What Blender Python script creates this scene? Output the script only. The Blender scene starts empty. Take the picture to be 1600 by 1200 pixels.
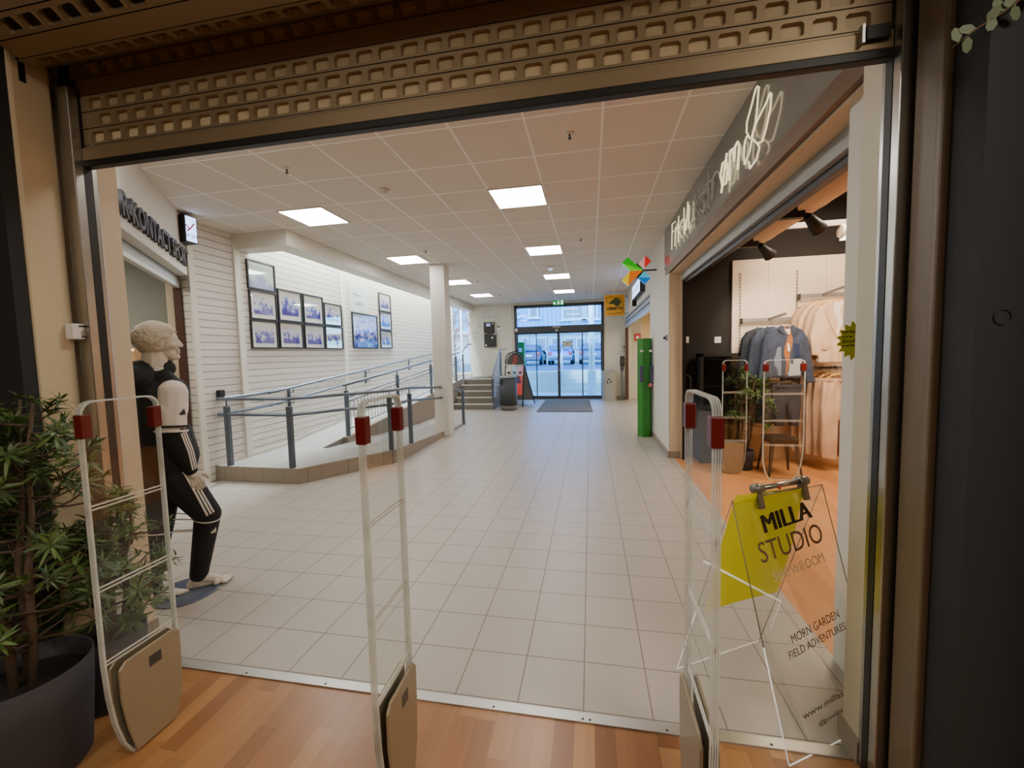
import bpy, bmesh, math, random
from mathutils import Vector, Matrix
from mathutils.bvhtree import BVHTree
C = bpy.context.scene.collection
PI = math.pi
V = Vector
random.seed(7)

# ------------------------------------------------------------------ camera
FPX, YAW, PITCH, ROLL = 649.6, -.1874, -.0699, -.02476
fw = V((math.sin(YAW)*math.cos(PITCH), math.cos(YAW)*math.cos(PITCH), math.sin(PITCH)))
r0 = V((math.cos(YAW), -math.sin(YAW), 0)); u0 = r0.cross(fw)
rt = r0*math.cos(ROLL)+u0*math.sin(ROLL); up = -r0*math.sin(ROLL)+u0*math.cos(ROLL)
EYE = V((0, 0, 1.6))
cd = bpy.data.cameras.new('camera'); cam = bpy.data.objects.new('camera', cd); C.objects.link(cam)
cd.sensor_fit = 'HORIZONTAL'; cd.sensor_width = 36; cd.lens = FPX/1600*36; cd.clip_start = .02; cd.clip_end = 300
m = Matrix((rt, up, -fw)).transposed().to_4x4(); m.translation = EYE; cam.matrix_world = m
bpy.context.scene.camera = cam
def px(x, y, p0, n):                      # survey helper: where the sight line through a photo point meets a known plane
    d = fw + rt*((x-800)/FPX) - up*((y-600)/FPX); p0 = V(p0); n = V(n)
    return EYE + d*((p0-EYE).dot(n)/d.dot(n))
def pX(x, y, v): return px(x, y, (v, 0, 0), (1, 0, 0))
def pY(x, y, v): return px(x, y, (0, v, 0), (0, 1, 0))
def pZ(x, y, v=0): return px(x, y, (0, 0, v), (0, 0, 1))

# ------------------------------------------------------------------ materials
def sr(c):
    return tuple(((x/255)/12.92 if x/255 <= .04045 else ((x/255+.055)/1.055)**2.4) for x in c)
MATS = {}
class G:                                    # tiny node-graph helper
    def __init__(s, name):
        s.m = bpy.data.materials.new(name); s.m.use_nodes = True; s.t = s.m.node_tree; s.t.nodes.clear()
        s.out = s.t.nodes.new('ShaderNodeOutputMaterial')
    def n(s, typ, **k):
        nd = s.t.nodes.new('ShaderNode'+typ)
        for a, v in k.items():
            if a.startswith('i_'): nd.inputs[a[2:].replace('_', ' ')].default_value = v
            else: setattr(nd, a, v)
        return nd
    def l(s, a, b): s.t.links.new(a, b)
    def math(s, op, a, b=None, c=None):
        nd = s.n('Math', operation=op)
        for i, v in enumerate((a, b, c)):
            if v is None: continue
            if isinstance(v, (int, float)): nd.inputs[i].default_value = v
            else: s.l(v, nd.inputs[i])
        return nd.outputs[0]
    def mix(s, f, a, b):
        nd = s.n('Mix', data_type='RGBA')
        for i, v in ((0, f), (6, a), (7, b)):
            if isinstance(v, (int, float)): nd.inputs[i].default_value = v
            elif isinstance(v, tuple): nd.inputs[i].default_value = (*v[:3], 1)
            else: s.l(v, nd.inputs[i])
        return nd.outputs[2]
def M(name, col=None, rough=.5, metal=0., var=.06, scale=8., bump=0., bscale=60., emit=None, es=1., spec=.5, coat=0., trans=0.):
    if name in MATS: return MATS[name]
    g = G(name); c = sr(col); p = g.n('BsdfPrincipled')
    p.inputs['Roughness'].default_value = rough; p.inputs['Metallic'].default_value = metal
    p.inputs['Specular IOR Level'].default_value = spec; p.inputs['Coat Weight'].default_value = coat
    tc = g.n('TexCoord'); nz = g.n('TexNoise'); nz.inputs['Scale'].default_value = scale; nz.inputs['Detail'].default_value = 3
    g.l(tc.outputs['Object'], nz.inputs['Vector'])
    a = tuple(x*(1-var) for x in c); b = tuple(min(1, x*(1+var)) for x in c)
    mx = g.mix(nz.outputs['Fac'], a, b); g.l(mx, p.inputs['Base Color'])
    if bump:
        n2 = g.n('TexNoise'); n2.inputs['Scale'].default_value = bscale; n2.inputs['Detail'].default_value = 4
        g.l(tc.outputs['Object'], n2.inputs['Vector'])
        bp = g.n('Bump'); bp.inputs['Strength'].default_value = bump; bp.inputs['Distance'].default_value = .01
        g.l(n2.outputs['Fac'], bp.inputs['Height']); g.l(bp.outputs[0], p.inputs['Normal'])
    if emit is not None:
        p.inputs['Emission Color'].default_value = (*sr(emit), 1); p.inputs['Emission Strength'].default_value = es
    sh = p.outputs[0]
    if trans:
        t = g.n('BsdfTranslucent'); t.inputs[0].default_value = (*c, 1); ms = g.n('MixShader'); ms.inputs[0].default_value = trans
        g.l(sh, ms.inputs[1]); g.l(t.outputs[0], ms.inputs[2]); sh = ms.outputs[0]
    g.l(sh, g.out.inputs[0]); MATS[name] = g.m; return g.m
def glass(name, tint=(255, 255, 255), refl=.08, rough=.02, haze=0., hcol=(235, 235, 230), fr=.45):
    if name in MATS: return MATS[name]
    g = G(name); t = g.n('BsdfTransparent'); t.inputs[0].default_value = (*sr(tint), 1)
    gl = g.n('BsdfGlossy'); gl.inputs['Roughness'].default_value = rough; gl.inputs[0].default_value = (1, 1, 1, 1)
    lw = g.n('LayerWeight'); lw.inputs[0].default_value = .25
    f = g.math('MULTIPLY_ADD', lw.outputs['Fresnel'], fr, refl*.4)
    ms = g.n('MixShader'); g.l(f, ms.inputs[0]); g.l(t.outputs[0], ms.inputs[1]); g.l(gl.outputs[0], ms.inputs[2]); sh = ms.outputs[0]
    if haze:
        d = g.n('BsdfDiffuse'); d.inputs[0].default_value = (*sr(hcol), 1); m2 = g.n('MixShader'); m2.inputs[0].default_value = haze
        tc = g.n('TexCoord'); nz = g.n('TexNoise'); nz.inputs['Scale'].default_value = 5; g.l(tc.outputs['Object'], nz.inputs[0])
        g.l(g.math('MULTIPLY', nz.outputs['Fac'], haze*2), m2.inputs[0])
        g.l(sh, m2.inputs[1]); g.l(d.outputs[0], m2.inputs[2]); sh = m2.outputs[0]
    g.l(sh, g.out.inputs[0]); MATS[name] = g.m; return g.m
def lines(g, coord, x0, p, w):              # 1 on grout lines of one axis
    f = g.math('FRACT', g.math('DIVIDE', g.math('SUBTRACT', coord, x0-w/2), p))
    return g.math('LESS_THAN', f, w/p)
def grid_mat(name, col, line, x0, px_, y0, py_, w, rough, var=.06, speck=0., rl=.6, bump=.3, cellvar=.04, spec=.5):
    g = G(name); tc = g.n('TexCoord'); s = g.n('SeparateXYZ'); g.l(tc.outputs['Object'], s.inputs[0])
    lx = lines(g, s.outputs[0], x0, px_, w); ly = lines(g, s.outputs[1], y0, py_, w); ln = g.math('MAXIMUM', lx, ly)
    cx = g.math('FLOOR', g.math('DIVIDE', g.math('SUBTRACT', s.outputs[0], x0), px_)); cy = g.math('FLOOR', g.math('DIVIDE', g.math('SUBTRACT', s.outputs[1], y0), py_))
    cb = g.n('CombineXYZ'); g.l(cx, cb.inputs[0]); g.l(cy, cb.inputs[1]); wn = g.n('TexWhiteNoise', noise_dimensions='2D'); g.l(cb.outputs[0], wn.inputs['Vector'])
    nz = g.n('TexNoise'); nz.inputs['Scale'].default_value = 3; nz.inputs['Detail'].default_value = 6; g.l(tc.outputs['Object'], nz.inputs['Vector'])
    c = sr(col); base = g.mix(nz.outputs['Fac'], tuple(x*(1-var) for x in c), tuple(x*(1+var) for x in c))
    base = g.mix(g.math('MULTIPLY', wn.outputs['Value'], cellvar*4), base, tuple(x*.86 for x in c))
    if speck:
        n2 = g.n('TexNoise'); n2.inputs['Scale'].default_value = 170; g.l(tc.outputs['Object'], n2.inputs['Vector'])
        base = g.mix(g.math('MULTIPLY', g.math('GREATER_THAN', n2.outputs['Fac'], .62), speck), base, tuple(x*.6 for x in c))
    colr = g.mix(ln, base, sr(line)); p = g.n('BsdfPrincipled'); g.l(colr, p.inputs['Base Color']); p.inputs['Specular IOR Level'].default_value = spec
    g.l(g.math('MULTIPLY_ADD', ln, rl-rough, rough), p.inputs['Roughness'])
    bp = g.n('Bump'); bp.inputs['Strength'].default_value = bump; bp.inputs['Distance'].default_value = .004; bp.invert = True
    g.l(ln, bp.inputs['Height']); g.l(bp.outputs[0], p.inputs['Normal']); g.l(p.outputs[0], g.out.inputs[0])
    MATS[name] = g.m; return g.m
def plank_mat(name, cols, rough, along=1, w=.07, ln=.62, coat=0.):
    """strip parquet: planks run along axis `along`"""
    g = G(name); tc = g.n('TexCoord'); s = g.n('SeparateXYZ'); g.l(tc.outputs['Object'], s.inputs[0])
    a, b = s.outputs[1-along], s.outputs[along]
    row = g.math('FLOOR', g.math('DIVIDE', a, w)); wr = g.n('TexWhiteNoise', noise_dimensions='1D'); g.l(row, wr.inputs['W'])
    bb = g.math('ADD', g.math('DIVIDE', b, ln), g.math('MULTIPLY', wr.outputs['Value'], 7.3)); cell = g.math('FLOOR', bb)
    cb = g.n('CombineXYZ'); g.l(row, cb.inputs[0]); g.l(cell, cb.inputs[1]); wn = g.n('TexWhiteNoise', noise_dimensions='2D'); g.l(cb.outputs[0], wn.inputs['Vector'])
    rp = g.n('ValToRGB'); els = rp.color_ramp.elements
    for i, c in enumerate(cols):
        e = els[i] if i < 2 else els.new(i/(len(cols)-1)); e.position = i/(len(cols)-1); e.color = (*sr(c), 1)
    g.l(wn.outputs['Value'], rp.inputs[0])
    mp = g.n('Mapping'); mp.inputs['Scale'].default_value = (40, 2.2, 1) if along else (2.2, 40, 1); g.l(tc.outputs['Object'], mp.inputs[0])
    ad = g.n('VectorMath', operation='ADD'); g.l(mp.outputs[0], ad.inputs[0]); sc = g.n('VectorMath', operation='SCALE'); sc.inputs['Scale'].default_value = 9; g.l(cb.outputs[0], sc.inputs[0]); g.l(sc.outputs[0], ad.inputs[1])
    nz = g.n('TexNoise'); nz.inputs['Scale'].default_value = 1.; nz.inputs['Detail'].default_value = 5; g.l(ad.outputs[0], nz.inputs['Vector'])
    dk = g.n('Mix', data_type='RGBA', blend_type='MULTIPLY'); dk.inputs[0].default_value = .55; g.l(rp.outputs[0], dk.inputs[6])
    g.l(g.mix(nz.outputs['Fac'], (.68, .64, .6), (1.2, 1.2, 1.2)), dk.inputs[7])
    e1 = g.math('LESS_THAN', g.math('FRACT', g.math('DIVIDE', a, w)), .022); e2 = g.math('LESS_THAN', g.math('FRACT', bb), .004)
    col = g.mix(g.math('MULTIPLY', g.math('MAXIMUM', e1, e2), .45), dk.outputs[2], (.12, .06, .03))
    p = g.n('BsdfPrincipled'); g.l(col, p.inputs['Base Color']); p.inputs['Roughness'].default_value = rough; p.inputs['Coat Weight'].default_value = coat; p.inputs['Coat Roughness'].default_value = .25
    g.l(p.outputs[0], g.out.inputs[0]); MATS[name] = g.m; return g.m
def board_mat(name, col, gap, pitch, z0=0.):
    """whitewashed horizontal boards, grain along Y"""
    g = G(name); tc = g.n('TexCoord'); s = g.n('SeparateXYZ'); g.l(tc.outputs['Object'], s.inputs[0])
    t = g.math('DIVIDE', g.math('SUBTRACT', s.outputs[2], z0), pitch); row = g.math('FLOOR', t); f = g.math('FRACT', t)
    wr = g.n('TexWhiteNoise', noise_dimensions='1D'); g.l(row, wr.inputs['W'])
    cb = g.n('CombineXYZ'); g.l(g.math('MULTIPLY', s.outputs[1], 2.2), cb.inputs[0]); g.l(g.math('MULTIPLY', s.outputs[2], 45), cb.inputs[1]); g.l(g.math('MULTIPLY', wr.outputs['Value'], 50), cb.inputs[2])
    nz = g.n('TexNoise'); nz.inputs['Scale'].default_value = 1.4; nz.inputs['Detail'].default_value = 6; g.l(cb.outputs[0], nz.inputs['Vector'])
    c = sr(col); base = g.mix(nz.outputs['Fac'], tuple(x*.62 for x in c), tuple(min(1, x*1.25) for x in c))
    base = g.mix(g.math('MULTIPLY', wr.outputs['Value'], .4), base, tuple(x*.8 for x in c))
    ln = g.math('LESS_THAN', f, .085); col2 = g.mix(ln, base, sr(gap))
    p = g.n('BsdfPrincipled'); g.l(col2, p.inputs['Base Color']); p.inputs['Roughness'].default_value = .55
    bp = g.n('Bump'); bp.inputs['Strength'].default_value = .6; bp.inputs['Distance'].default_value = .01; bp.invert = True
    g.l(ln, bp.inputs['Height']); g.l(bp.outputs[0], p.inputs['Normal']); g.l(p.outputs[0], g.out.inputs[0]); MATS[name] = g.m; return g.m
def photo_mat(name, seed, dark, mid, light, scale=7.):
    """a blurry tinted old photograph: dark masses low down, pale sky above"""
    g = G(name); tc = g.n('TexCoord'); mp = g.n('Mapping'); mp.inputs['Location'].default_value = (seed*3.1, seed*1.7, seed); g.l(tc.outputs['Object'], mp.inputs[0])
    nz = g.n('TexNoise'); nz.inputs['Scale'].default_value = scale; nz.inputs['Detail'].default_value = 7; nz.inputs['Roughness'].default_value = .65; g.l(mp.outputs[0], nz.inputs['Vector'])
    s = g.n('SeparateXYZ'); g.l(tc.outputs['Generated'], s.inputs[0])
    v = g.math('ADD', g.math('MULTIPLY', nz.outputs['Fac'], 1.5), g.math('MULTIPLY', s.outputs[2], .42))
    rp = g.n('ValToRGB'); e = rp.color_ramp.elements; e[0].position = .76; e[0].color = (*sr(dark), 1); e[1].position = 1.; e[1].color = (*sr(light), 1)
    k = e.new(.90); k.color = (*sr(mid), 1); g.l(v, rp.inputs[0])
    p = g.n('BsdfPrincipled'); g.l(rp.outputs[0], p.inputs['Base Color']); p.inputs['Roughness'].default_value = .4; g.l(p.outputs[0], g.out.inputs[0]); MATS[name] = g.m; return g.m
def facade_mat(name, col, dark, pitch):
    g = G(name); tc = g.n('TexCoord'); s = g.n('SeparateXYZ'); g.l(tc.outputs['Object'], s.inputs[0])
    ln = g.math('LESS_THAN', g.math('FRACT', g.math('DIVIDE', s.outputs[0], pitch)), .16)
    nz = g.n('TexNoise'); nz.inputs['Scale'].default_value = 2; g.l(tc.outputs['Object'], nz.inputs[0]); c = sr(col)
    col2 = g.mix(ln, g.mix(nz.outputs['Fac'], tuple(x*.9 for x in c), tuple(x*1.08 for x in c)), sr(dark)); p = g.n('BsdfPrincipled'); g.l(col2, p.inputs['Base Color']); p.inputs['Roughness'].default_value = .7
    g.l(p.outputs[0], g.out.inputs[0]); MATS[name] = g.m; return g.m

# ------------------------------------------------------------------ object helpers
def tag(o, label=None, cat=None, group=None, kind=None):
    for k, v in (('label', label), ('category', cat), ('group', group), ('kind', kind)):
        if v: o[k] = v
    return o
WL = {}
def wloc(o): return WL.get(o.name, V((0, 0, 0)))
def thing(name, label, cat, loc=(0, 0, 0), group=None, kind=None):
    o = bpy.data.objects.new(name, None); C.objects.link(o); o.location = loc; o.empty_display_size = .1; WL[o.name] = V(loc)
    return tag(o, label, cat, group, kind)
def link(name, me, mats, parent=None, base=None, smooth=False):
    """link a mesh given in world coordinates as a child of parent (or free-standing with its origin at base)"""
    off = wloc(parent) if parent is not None else V(base) if base is not None else V((0, 0, 0))
    own = V(base) if (parent is not None and base is not None) else off
    me.transform(Matrix.Translation(-own))
    for mt in (mats if isinstance(mats, (list, tuple)) else [mats]): me.materials.append(mt)
    if smooth:
        me.polygons.foreach_set('use_smooth', [True]*len(me.polygons))
    o = bpy.data.objects.new(name, me); C.objects.link(o); WL[o.name] = own
    if parent is not None: o.parent = parent; o.location = own-off
    else: o.location = off
    return o
def copy_tree(o, parent=None):
    c = o.copy(); C.objects.link(c)
    if parent is not None: c.parent = parent
    for ch in list(o.children): copy_tree(ch, c)
    return c
class MB:
    def __init__(s): s.b = bmesh.new(); s.mi = 0
    def mat(s, i): s.mi = i; return s
    def face(s, pts):
        f = s.b.faces.new([s.b.verts.new(V(p)) for p in pts]); f.material_index = s.mi; return f
    def box(s, lo, hi, bev=0., rot=None, piv=None):
        lo, hi = V(lo), V(hi); t = bmesh.new(); bmesh.ops.create_cube(t, size=1.)
        bmesh.ops.scale(t, vec=hi-lo, verts=t.verts); bmesh.ops.translate(t, vec=(lo+hi)/2, verts=t.verts)
        if bev: bmesh.ops.bevel(t, geom=t.edges[:], offset=bev, segments=2, affect='EDGES', profile=.5)
        if rot is not None:
            bmesh.ops.rotate(t, cent=V(piv) if piv is not None else (lo+hi)/2, matrix=rot, verts=t.verts)
        return s.add(t)
    def add(s, t):
        for f in t.faces: f.material_index = s.mi
        me = bpy.data.meshes.new('t'); t.to_mesh(me); t.free(); s.b.from_mesh(me); bpy.data.meshes.remove(me); return s
    def prism(s, pts, d, bev=0.):
        """closed polygon extruded along d"""
        t = bmesh.new(); d = V(d); a = [t.verts.new(V(p)) for p in pts]; b = [t.verts.new(V(p)+d) for p in pts]; n = len(a)
        t.faces.new(a[::-1]); t.faces.new(b)
        for i in range(n): t.faces.new((a[i], a[(i+1) % n], b[(i+1) % n], b[i]))
        bmesh.ops.recalc_face_normals(t, faces=t.faces)
        if bev: bmesh.ops.bevel(t, geom=t.edges[:], offset=bev, segments=2, affect='EDGES', profile=.5)
        return s.add(t)
    def tube(s, pts, r, seg=10, caps=True, closed=False, r2=None):
        pts = [V(p) for p in pts]; n = len(pts); rings = []; t = bmesh.new(); prev = None
        for i, p in enumerate(pts):
            if closed: d = (pts[(i+1) % n]-pts[i-1]).normalized()
            else:
                d = V((0, 0, 0))
                if i > 0: d += (p-pts[i-1]).normalized()
                if i < n-1: d += (pts[i+1]-p).normalized()
                d.normalize()
            if prev is None:
                a = d.orthogonal().normalized()
            else:
                a = prev-d*prev.dot(d)
                a = a.normalized() if a.length > 1e-6 else d.orthogonal().normalized()
            prev = a; b = d.cross(a)
            rr = r if r2 is None else r+(r2-r)*i/(n-1)
            if isinstance(r, (list, tuple)): rr = r[i]
            rings.append([t.verts.new(p+(a*math.cos(q)+b*math.sin(q))*rr) for q in [2*PI*k/seg for k in range(seg)]])
        for i in range(n if closed else n-1):
            A, B = rings[i], rings[(i+1) % n]
            for k in range(seg): t.faces.new((A[k], A[(k+1) % seg], B[(k+1) % seg], B[k]))
        if caps and not closed: t.faces.new(rings[0][::-1]); t.faces.new(rings[-1])
        for f in t.faces: f.smooth = True
        return s.add(t)
    def lathe(s, prof, cen, seg=24, axis='z', caps=True):
        t = bmesh.new(); cen = V(cen); rings = []
        for r, z in prof:
            rings.append([t.verts.new(cen+(V((r*math.cos(q), r*math.sin(q), z)) if axis == 'z' else V((r*math.cos(q), z, r*math.sin(q))) if axis == 'y' else V((z, r*math.cos(q), r*math.sin(q))))) for q in [2*PI*k/seg for k in range(seg)]])
        for A, B in zip(rings, rings[1:]):
            for k in range(seg): t.faces.new((A[k], A[(k+1) % seg], B[(k+1) % seg], B[k]))
        if caps: t.faces.new(rings[0]); t.faces.new(rings[-1])
        bmesh.ops.recalc_face_normals(t, faces=t.faces)
        for f in t.faces: f.smooth = len(f.verts) == 4
        return s.add(t)
    def ball(s, c, r, sub=2, sc=(1, 1, 1), rot=None):
        t = bmesh.new(); bmesh.ops.create_icosphere(t, subdivisions=sub, radius=1.)
        bmesh.ops.scale(t, vec=V(sc)*r, verts=t.verts)
        if rot is not None: bmesh.ops.rotate(t, cent=(0, 0, 0), matrix=rot, verts=t.verts)
        bmesh.ops.translate(t, vec=V(c), verts=t.verts)
        for f in t.faces: f.smooth = True
        return s.add(t)
    def cap(s, p0, p1, r0_, r1_):
        """tapered capsule"""
        t = bmesh.new()
        for p, r in ((p0, r0_), (p1, r1_)):
            k = bmesh.new(); bmesh.ops.create_icosphere(k, subdivisions=2, radius=r); bmesh.ops.translate(k, vec=V(p), verts=k.verts)
            me = bpy.data.meshes.new('t'); k.to_mesh(me); k.free(); t.from_mesh(me); bpy.data.meshes.remove(me)
        h = bmesh.ops.convex_hull(t, input=t.verts)
        dl = [e for e in h['geom_interior'] if isinstance(e, bmesh.types.BMVert)]
        if dl: bmesh.ops.delete(t, geom=dl, context='VERTS')
        return s.add(t)
    def mesh(s):
        me = bpy.data.meshes.new('m'); s.b.to_mesh(me); s.b.free(); return me
    def build(s, name, mats, parent=None, base=None, smooth=False):
        return link(name, s.mesh(), mats, parent, base, smooth)
def organic(mb, voxel, smooth_it=4, fac=.5, deci=None):
    """fuse the pieces of mb into one continuous surface and return the mesh"""
    me = mb.mesh(); o = bpy.data.objects.new('tmp', me); C.objects.link(o)
    r = o.modifiers.new('r', 'REMESH'); r.mode = 'VOXEL'; r.voxel_size = voxel
    if smooth_it: k = o.modifiers.new('s', 'SMOOTH'); k.iterations = smooth_it; k.factor = fac
    if deci: k = o.modifiers.new('d', 'DECIMATE'); k.ratio = deci
    dg = bpy.context.evaluated_depsgraph_get(); out = bpy.data.meshes.new_from_object(o.evaluated_get(dg))
    bpy.data.objects.remove(o); bpy.data.meshes.remove(me); out.materials.clear()
    out.polygons.foreach_set('use_smooth', [True]*len(out.polygons)); return out
def text_mesh(s, size, o, right, upv, width=None, height=None, ext=.004, bold=0., shear=0., align='LEFT'):
    cu = bpy.data.curves.new('t', 'FONT'); cu.body = s; cu.size = size; cu.extrude = ext; cu.offset = bold; cu.shear = shear; cu.resolution_u = 3
    ob = bpy.data.objects.new('t', cu); C.objects.link(ob); dg = bpy.context.evaluated_depsgraph_get(); me = bpy.data.meshes.new_from_object(ob.evaluated_get(dg)); bpy.data.objects.remove(ob); bpy.data.curves.remove(cu)
    xs = [v.co.x for v in me.vertices]; ys = [v.co.y for v in me.vertices]; x0, x1, y0, y1 = min(xs), max(xs), min(ys), max(ys)
    sx = width/(x1-x0) if width else 1.; sy = height/(y1-y0) if height else (sx if width else 1.)
    if not width and height: sx = sy
    right = V(right).normalized(); upv = V(upv).normalized(); nr = right.cross(upv); o = V(o); sh = {'LEFT': 0, 'CENTER': .5, 'RIGHT': 1}[align]*(x1-x0)*sx
    for v in me.vertices: v.co = o+right*((v.co.x-x0)*sx-sh)+upv*((v.co.y-y0)*sy)+nr*v.co.z
    me.materials.clear(); return me
def join_meshes(ms):
    b = bmesh.new()
    for k in ms: b.from_mesh(k); bpy.data.meshes.remove(k)
    me = bpy.data.meshes.new('j'); b.to_mesh(me); b.free(); return me
def struct(name, mb, mat, base=None):
    return tag(mb.build(name, mat, None, base), kind='structure')
def simple(name, mb, mat, label, cat, base, group=None, smooth=False):
    return tag(mb.build(name, mat, None, base, smooth), label, cat, group)

# ------------------------------------------------------------------ material palette
white_wall = M('white_wall', (214, 210, 198), .75, var=.03, scale=3, bump=.03, bscale=120)
beige_wall = M('beige_wall', (205, 188, 160), .7, var=.03, scale=3, bump=.04, bscale=140)
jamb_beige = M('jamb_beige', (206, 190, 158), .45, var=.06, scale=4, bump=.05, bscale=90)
white_trim = M('white_trim', (222, 218, 205), .45, var=.02)
dark_wall = M('dark_wall', (36, 37, 39), .8, var=.1, scale=2, bump=.05)
black_wall = M('black_wall', (26, 20, 17), .75, var=.12, scale=3)
tile = grid_mat('floor_tile', (170, 163, 153), (118, 110, 100), -.648, .3, 2.38, .3, .006, .36, speck=.06)
curb_tile = grid_mat('curb_tile', (144, 132, 116), (116, 104, 90), -.35, .3, 4.9, .3, .006, .5)
ramp_tile = grid_mat('ramp_tile', (146, 142, 136), (112, 106, 100), -5., .3, 4.7, .3, .005, .4)
ceil_tile = grid_mat('ceiling_tile', (224, 216, 204), (255, 253, 246), -.487, .6, 4.58, .634, .020, .8, var=.015, speck=.10, rl=.5, bump=.0, cellvar=.012, spec=.2)
parquet = plank_mat('oak_parquet', [(126, 82, 46), (164, 118, 72), (146, 98, 58), (176, 130, 84), (134, 90, 52)], .33, 1, .085, .75, coat=.25)
parquet2 = plank_mat('shop_parquet', [(180, 118, 68), (204, 142, 86), (192, 128, 76)], .4, 1, .12, 1.1)
boards = board_mat('whitewashed_boards', (226, 220, 210), (112, 98, 80), .098)
steel = M('brushed_steel', (176, 174, 168), .3, 1., var=.08, scale=30)
alu = M('aluminium', (196, 194, 188), .38, .9, var=.06)
blue_grey = M('blue_grey_paint', (84, 92, 102), .38, .25, var=.06)
blue_tube = M('blue_grey_tube', (108, 118, 132), .28, .5, var=.06)
blackm = M('black_plastic', (18, 17, 17), .5, var=.1)
charcoal = M('charcoal', (58, 60, 62), .55, var=.08)
greyp = M('grey_plastic', (150, 146, 138), .5, var=.04)
whitep = M('white_plastic', (228, 226, 220), .4, var=.02)
red = M('dark_red_plastic', (96, 12, 14), .35, var=.06)
clear = glass('clear_acrylic', (252, 253, 252), .05, .03, fr=.16)
pane_glass = glass('pane_glass', (188, 230, 255), .06, .01)
frame_glass = glass('picture_glass', (255, 255, 255), .06, .02, fr=.16)
acryl_edge = glass('acrylic_edge', (248, 250, 248), .15, .05, .42, (240, 242, 238))
acryl_bright = M('acrylic_bright_edge', (250, 250, 245), .2, 0, var=.02, emit=(255, 255, 250), es=.35)  # glow put in for light caught in the acrylic edges
dark_frame = M('dark_door_frame', (64, 66, 68), .45, .3, var=.06)
copper = M('brown_strip', (112, 92, 76), .4, .3, var=.05)
fascia_m = M('dark_fascia', (120, 126, 124), .14, .1, var=.04, coat=.4)
panel_cream = M('cream_panel', (226, 208, 186), .5, var=.02)
slot_m = M('slot_dark', (50, 44, 40), .5)
rail_m = M('rail_grey', (150, 144, 140), .4, .4)
shutter_m = M('shutter_bronze', (150, 132, 104), .42, .35, var=.08, scale=5)
shutter_pane = M('shutter_pane', (206, 188, 152), .35, var=.1, scale=20, trans=.3)
shutter_dark = M('shutter_hole_dark', (22, 17, 14), .6)
shutter_grey = M('shutter_grey', (158, 158, 156), .5, .1, var=.05)
leaf_m = M('leaf_green', (70, 92, 44), .45, var=.45, scale=9, trans=.2)
leaf2_m = M('leaf_light', (96, 120, 56), .45, var=.35, scale=9, trans=.2)
bark = M('bark', (92, 74, 58), .8, var=.2, scale=20, bump=.3)
pot_m = M('pot_fabric', (64, 62, 66), .9, var=.15, scale=60, bump=.3, bscale=300)
soil_m = M('soil', (30, 22, 16), .95, var=.3, scale=40, bump=.5)
mann_m = M('mannequin_grey', (196, 188, 172), .45, var=.03)
track_black = M('tracksuit_black', (9, 9, 11), .75, var=.2, scale=14, bump=.15, bscale=40)
track_white = M('tracksuit_white', (218, 210, 200), .75, var=.05, scale=14, bump=.12, bscale=40)
lamp_m = M('led_panel', (255, 255, 255), .4, var=.0, emit=(255, 252, 249), es=20.)
paper = M('paper_white', (214, 214, 206), .7, var=.04)

# ------------------------------------------------------------------ setting
CH = 3.42; YF = 14.7; XW = -5.0; XR = 1.14; YS = 1.66
struct('floor', MB().box((-6.2, 1.74, -.1), (1.22, YF+.2, 0)), tile)
struct('floor_store', MB().box((-5, -3.6, -.1), (3.2, 1.74, 0)), parquet)
struct('floor_shop', MB().box((1.22, 1.0, -.1), (5.2, 6.6, 0)), parquet2)
struct('floor_kiosk', MB().box((1.22, 6.6, -.1), (5.2, YF+.2, 0)), tile)
b = MB().box((-2.56, 1.715, 0), (1.0, 1.765, .007)); b.mat(1)
for x in (-2.2, -1.75, -1.3, -.88, -.45, -.05, -.02, .3, .7): b.lathe([(.006, 0), (.004, .002)], (x, 1.73, .007), 8)
struct('trim_1', b, [alu, charcoal])
# mall ceiling: full width in front of the ramp, then up to the bulkhead beam, with the skylight slot left open above the board wall
struct('ceiling', MB().box((-6.2, 1.72, CH), (1.6, 5.24, CH+.1)).box((-4.14, 5.24, CH), (1.6, YF+.2, CH+.1)), ceil_tile)
struct('trim_2', MB().box((-4.42, 5.23, 3.2), (-4.13, YF, CH)).box((-5.02, 5.23, 3.2), (-4.42, 5.5, CH)), white_trim)      # bulkhead beam
struct('wall_skylight', MB().box((-4.3, 5.24, CH+.03), (-4.15, YF+.2, 5.2)).box((-5.1, 5.12, CH+.03), (-4.15, 5.235, 5.2)).box((-5.1, YF, 3.9), (-4.14, YF+.1, 5.2)).box((-5.2, 5.1, 5.2), (-4.1, YF+.2, 5.3)), white_wall)
struct('wall_left', MB().box((XW-.15, 4.5, -.05), (XW, YF+.1, 5.2)), boards)
for y in (5.25, 7.88): struct('trim_3' if y < 6 else 'trim_4', MB().box((XW, y-.05, .15), (XW+.035, y+.05, 4.2)), white_trim)
struct('trim_5', MB().box((XW, 4.5, 0), (XW+.03, 4.58, CH)), white_trim)
struct('baseboard_left', MB().face([(XW+.012, 4.72, .2), (XW+.012, 5.75, .2), (XW+.012, 5.75, .27), (XW+.012, 4.72, .27)]) and MB().prism([(XW+.001, 4.72, .19), (XW+.001, 5.9, .19), (XW+.001, 13., .83), (XW+.001, 13., .88), (XW+.001, 5.9, .235), (XW+.001, 4.72, .235)], (.015, 0, 0)), white_trim)
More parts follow.
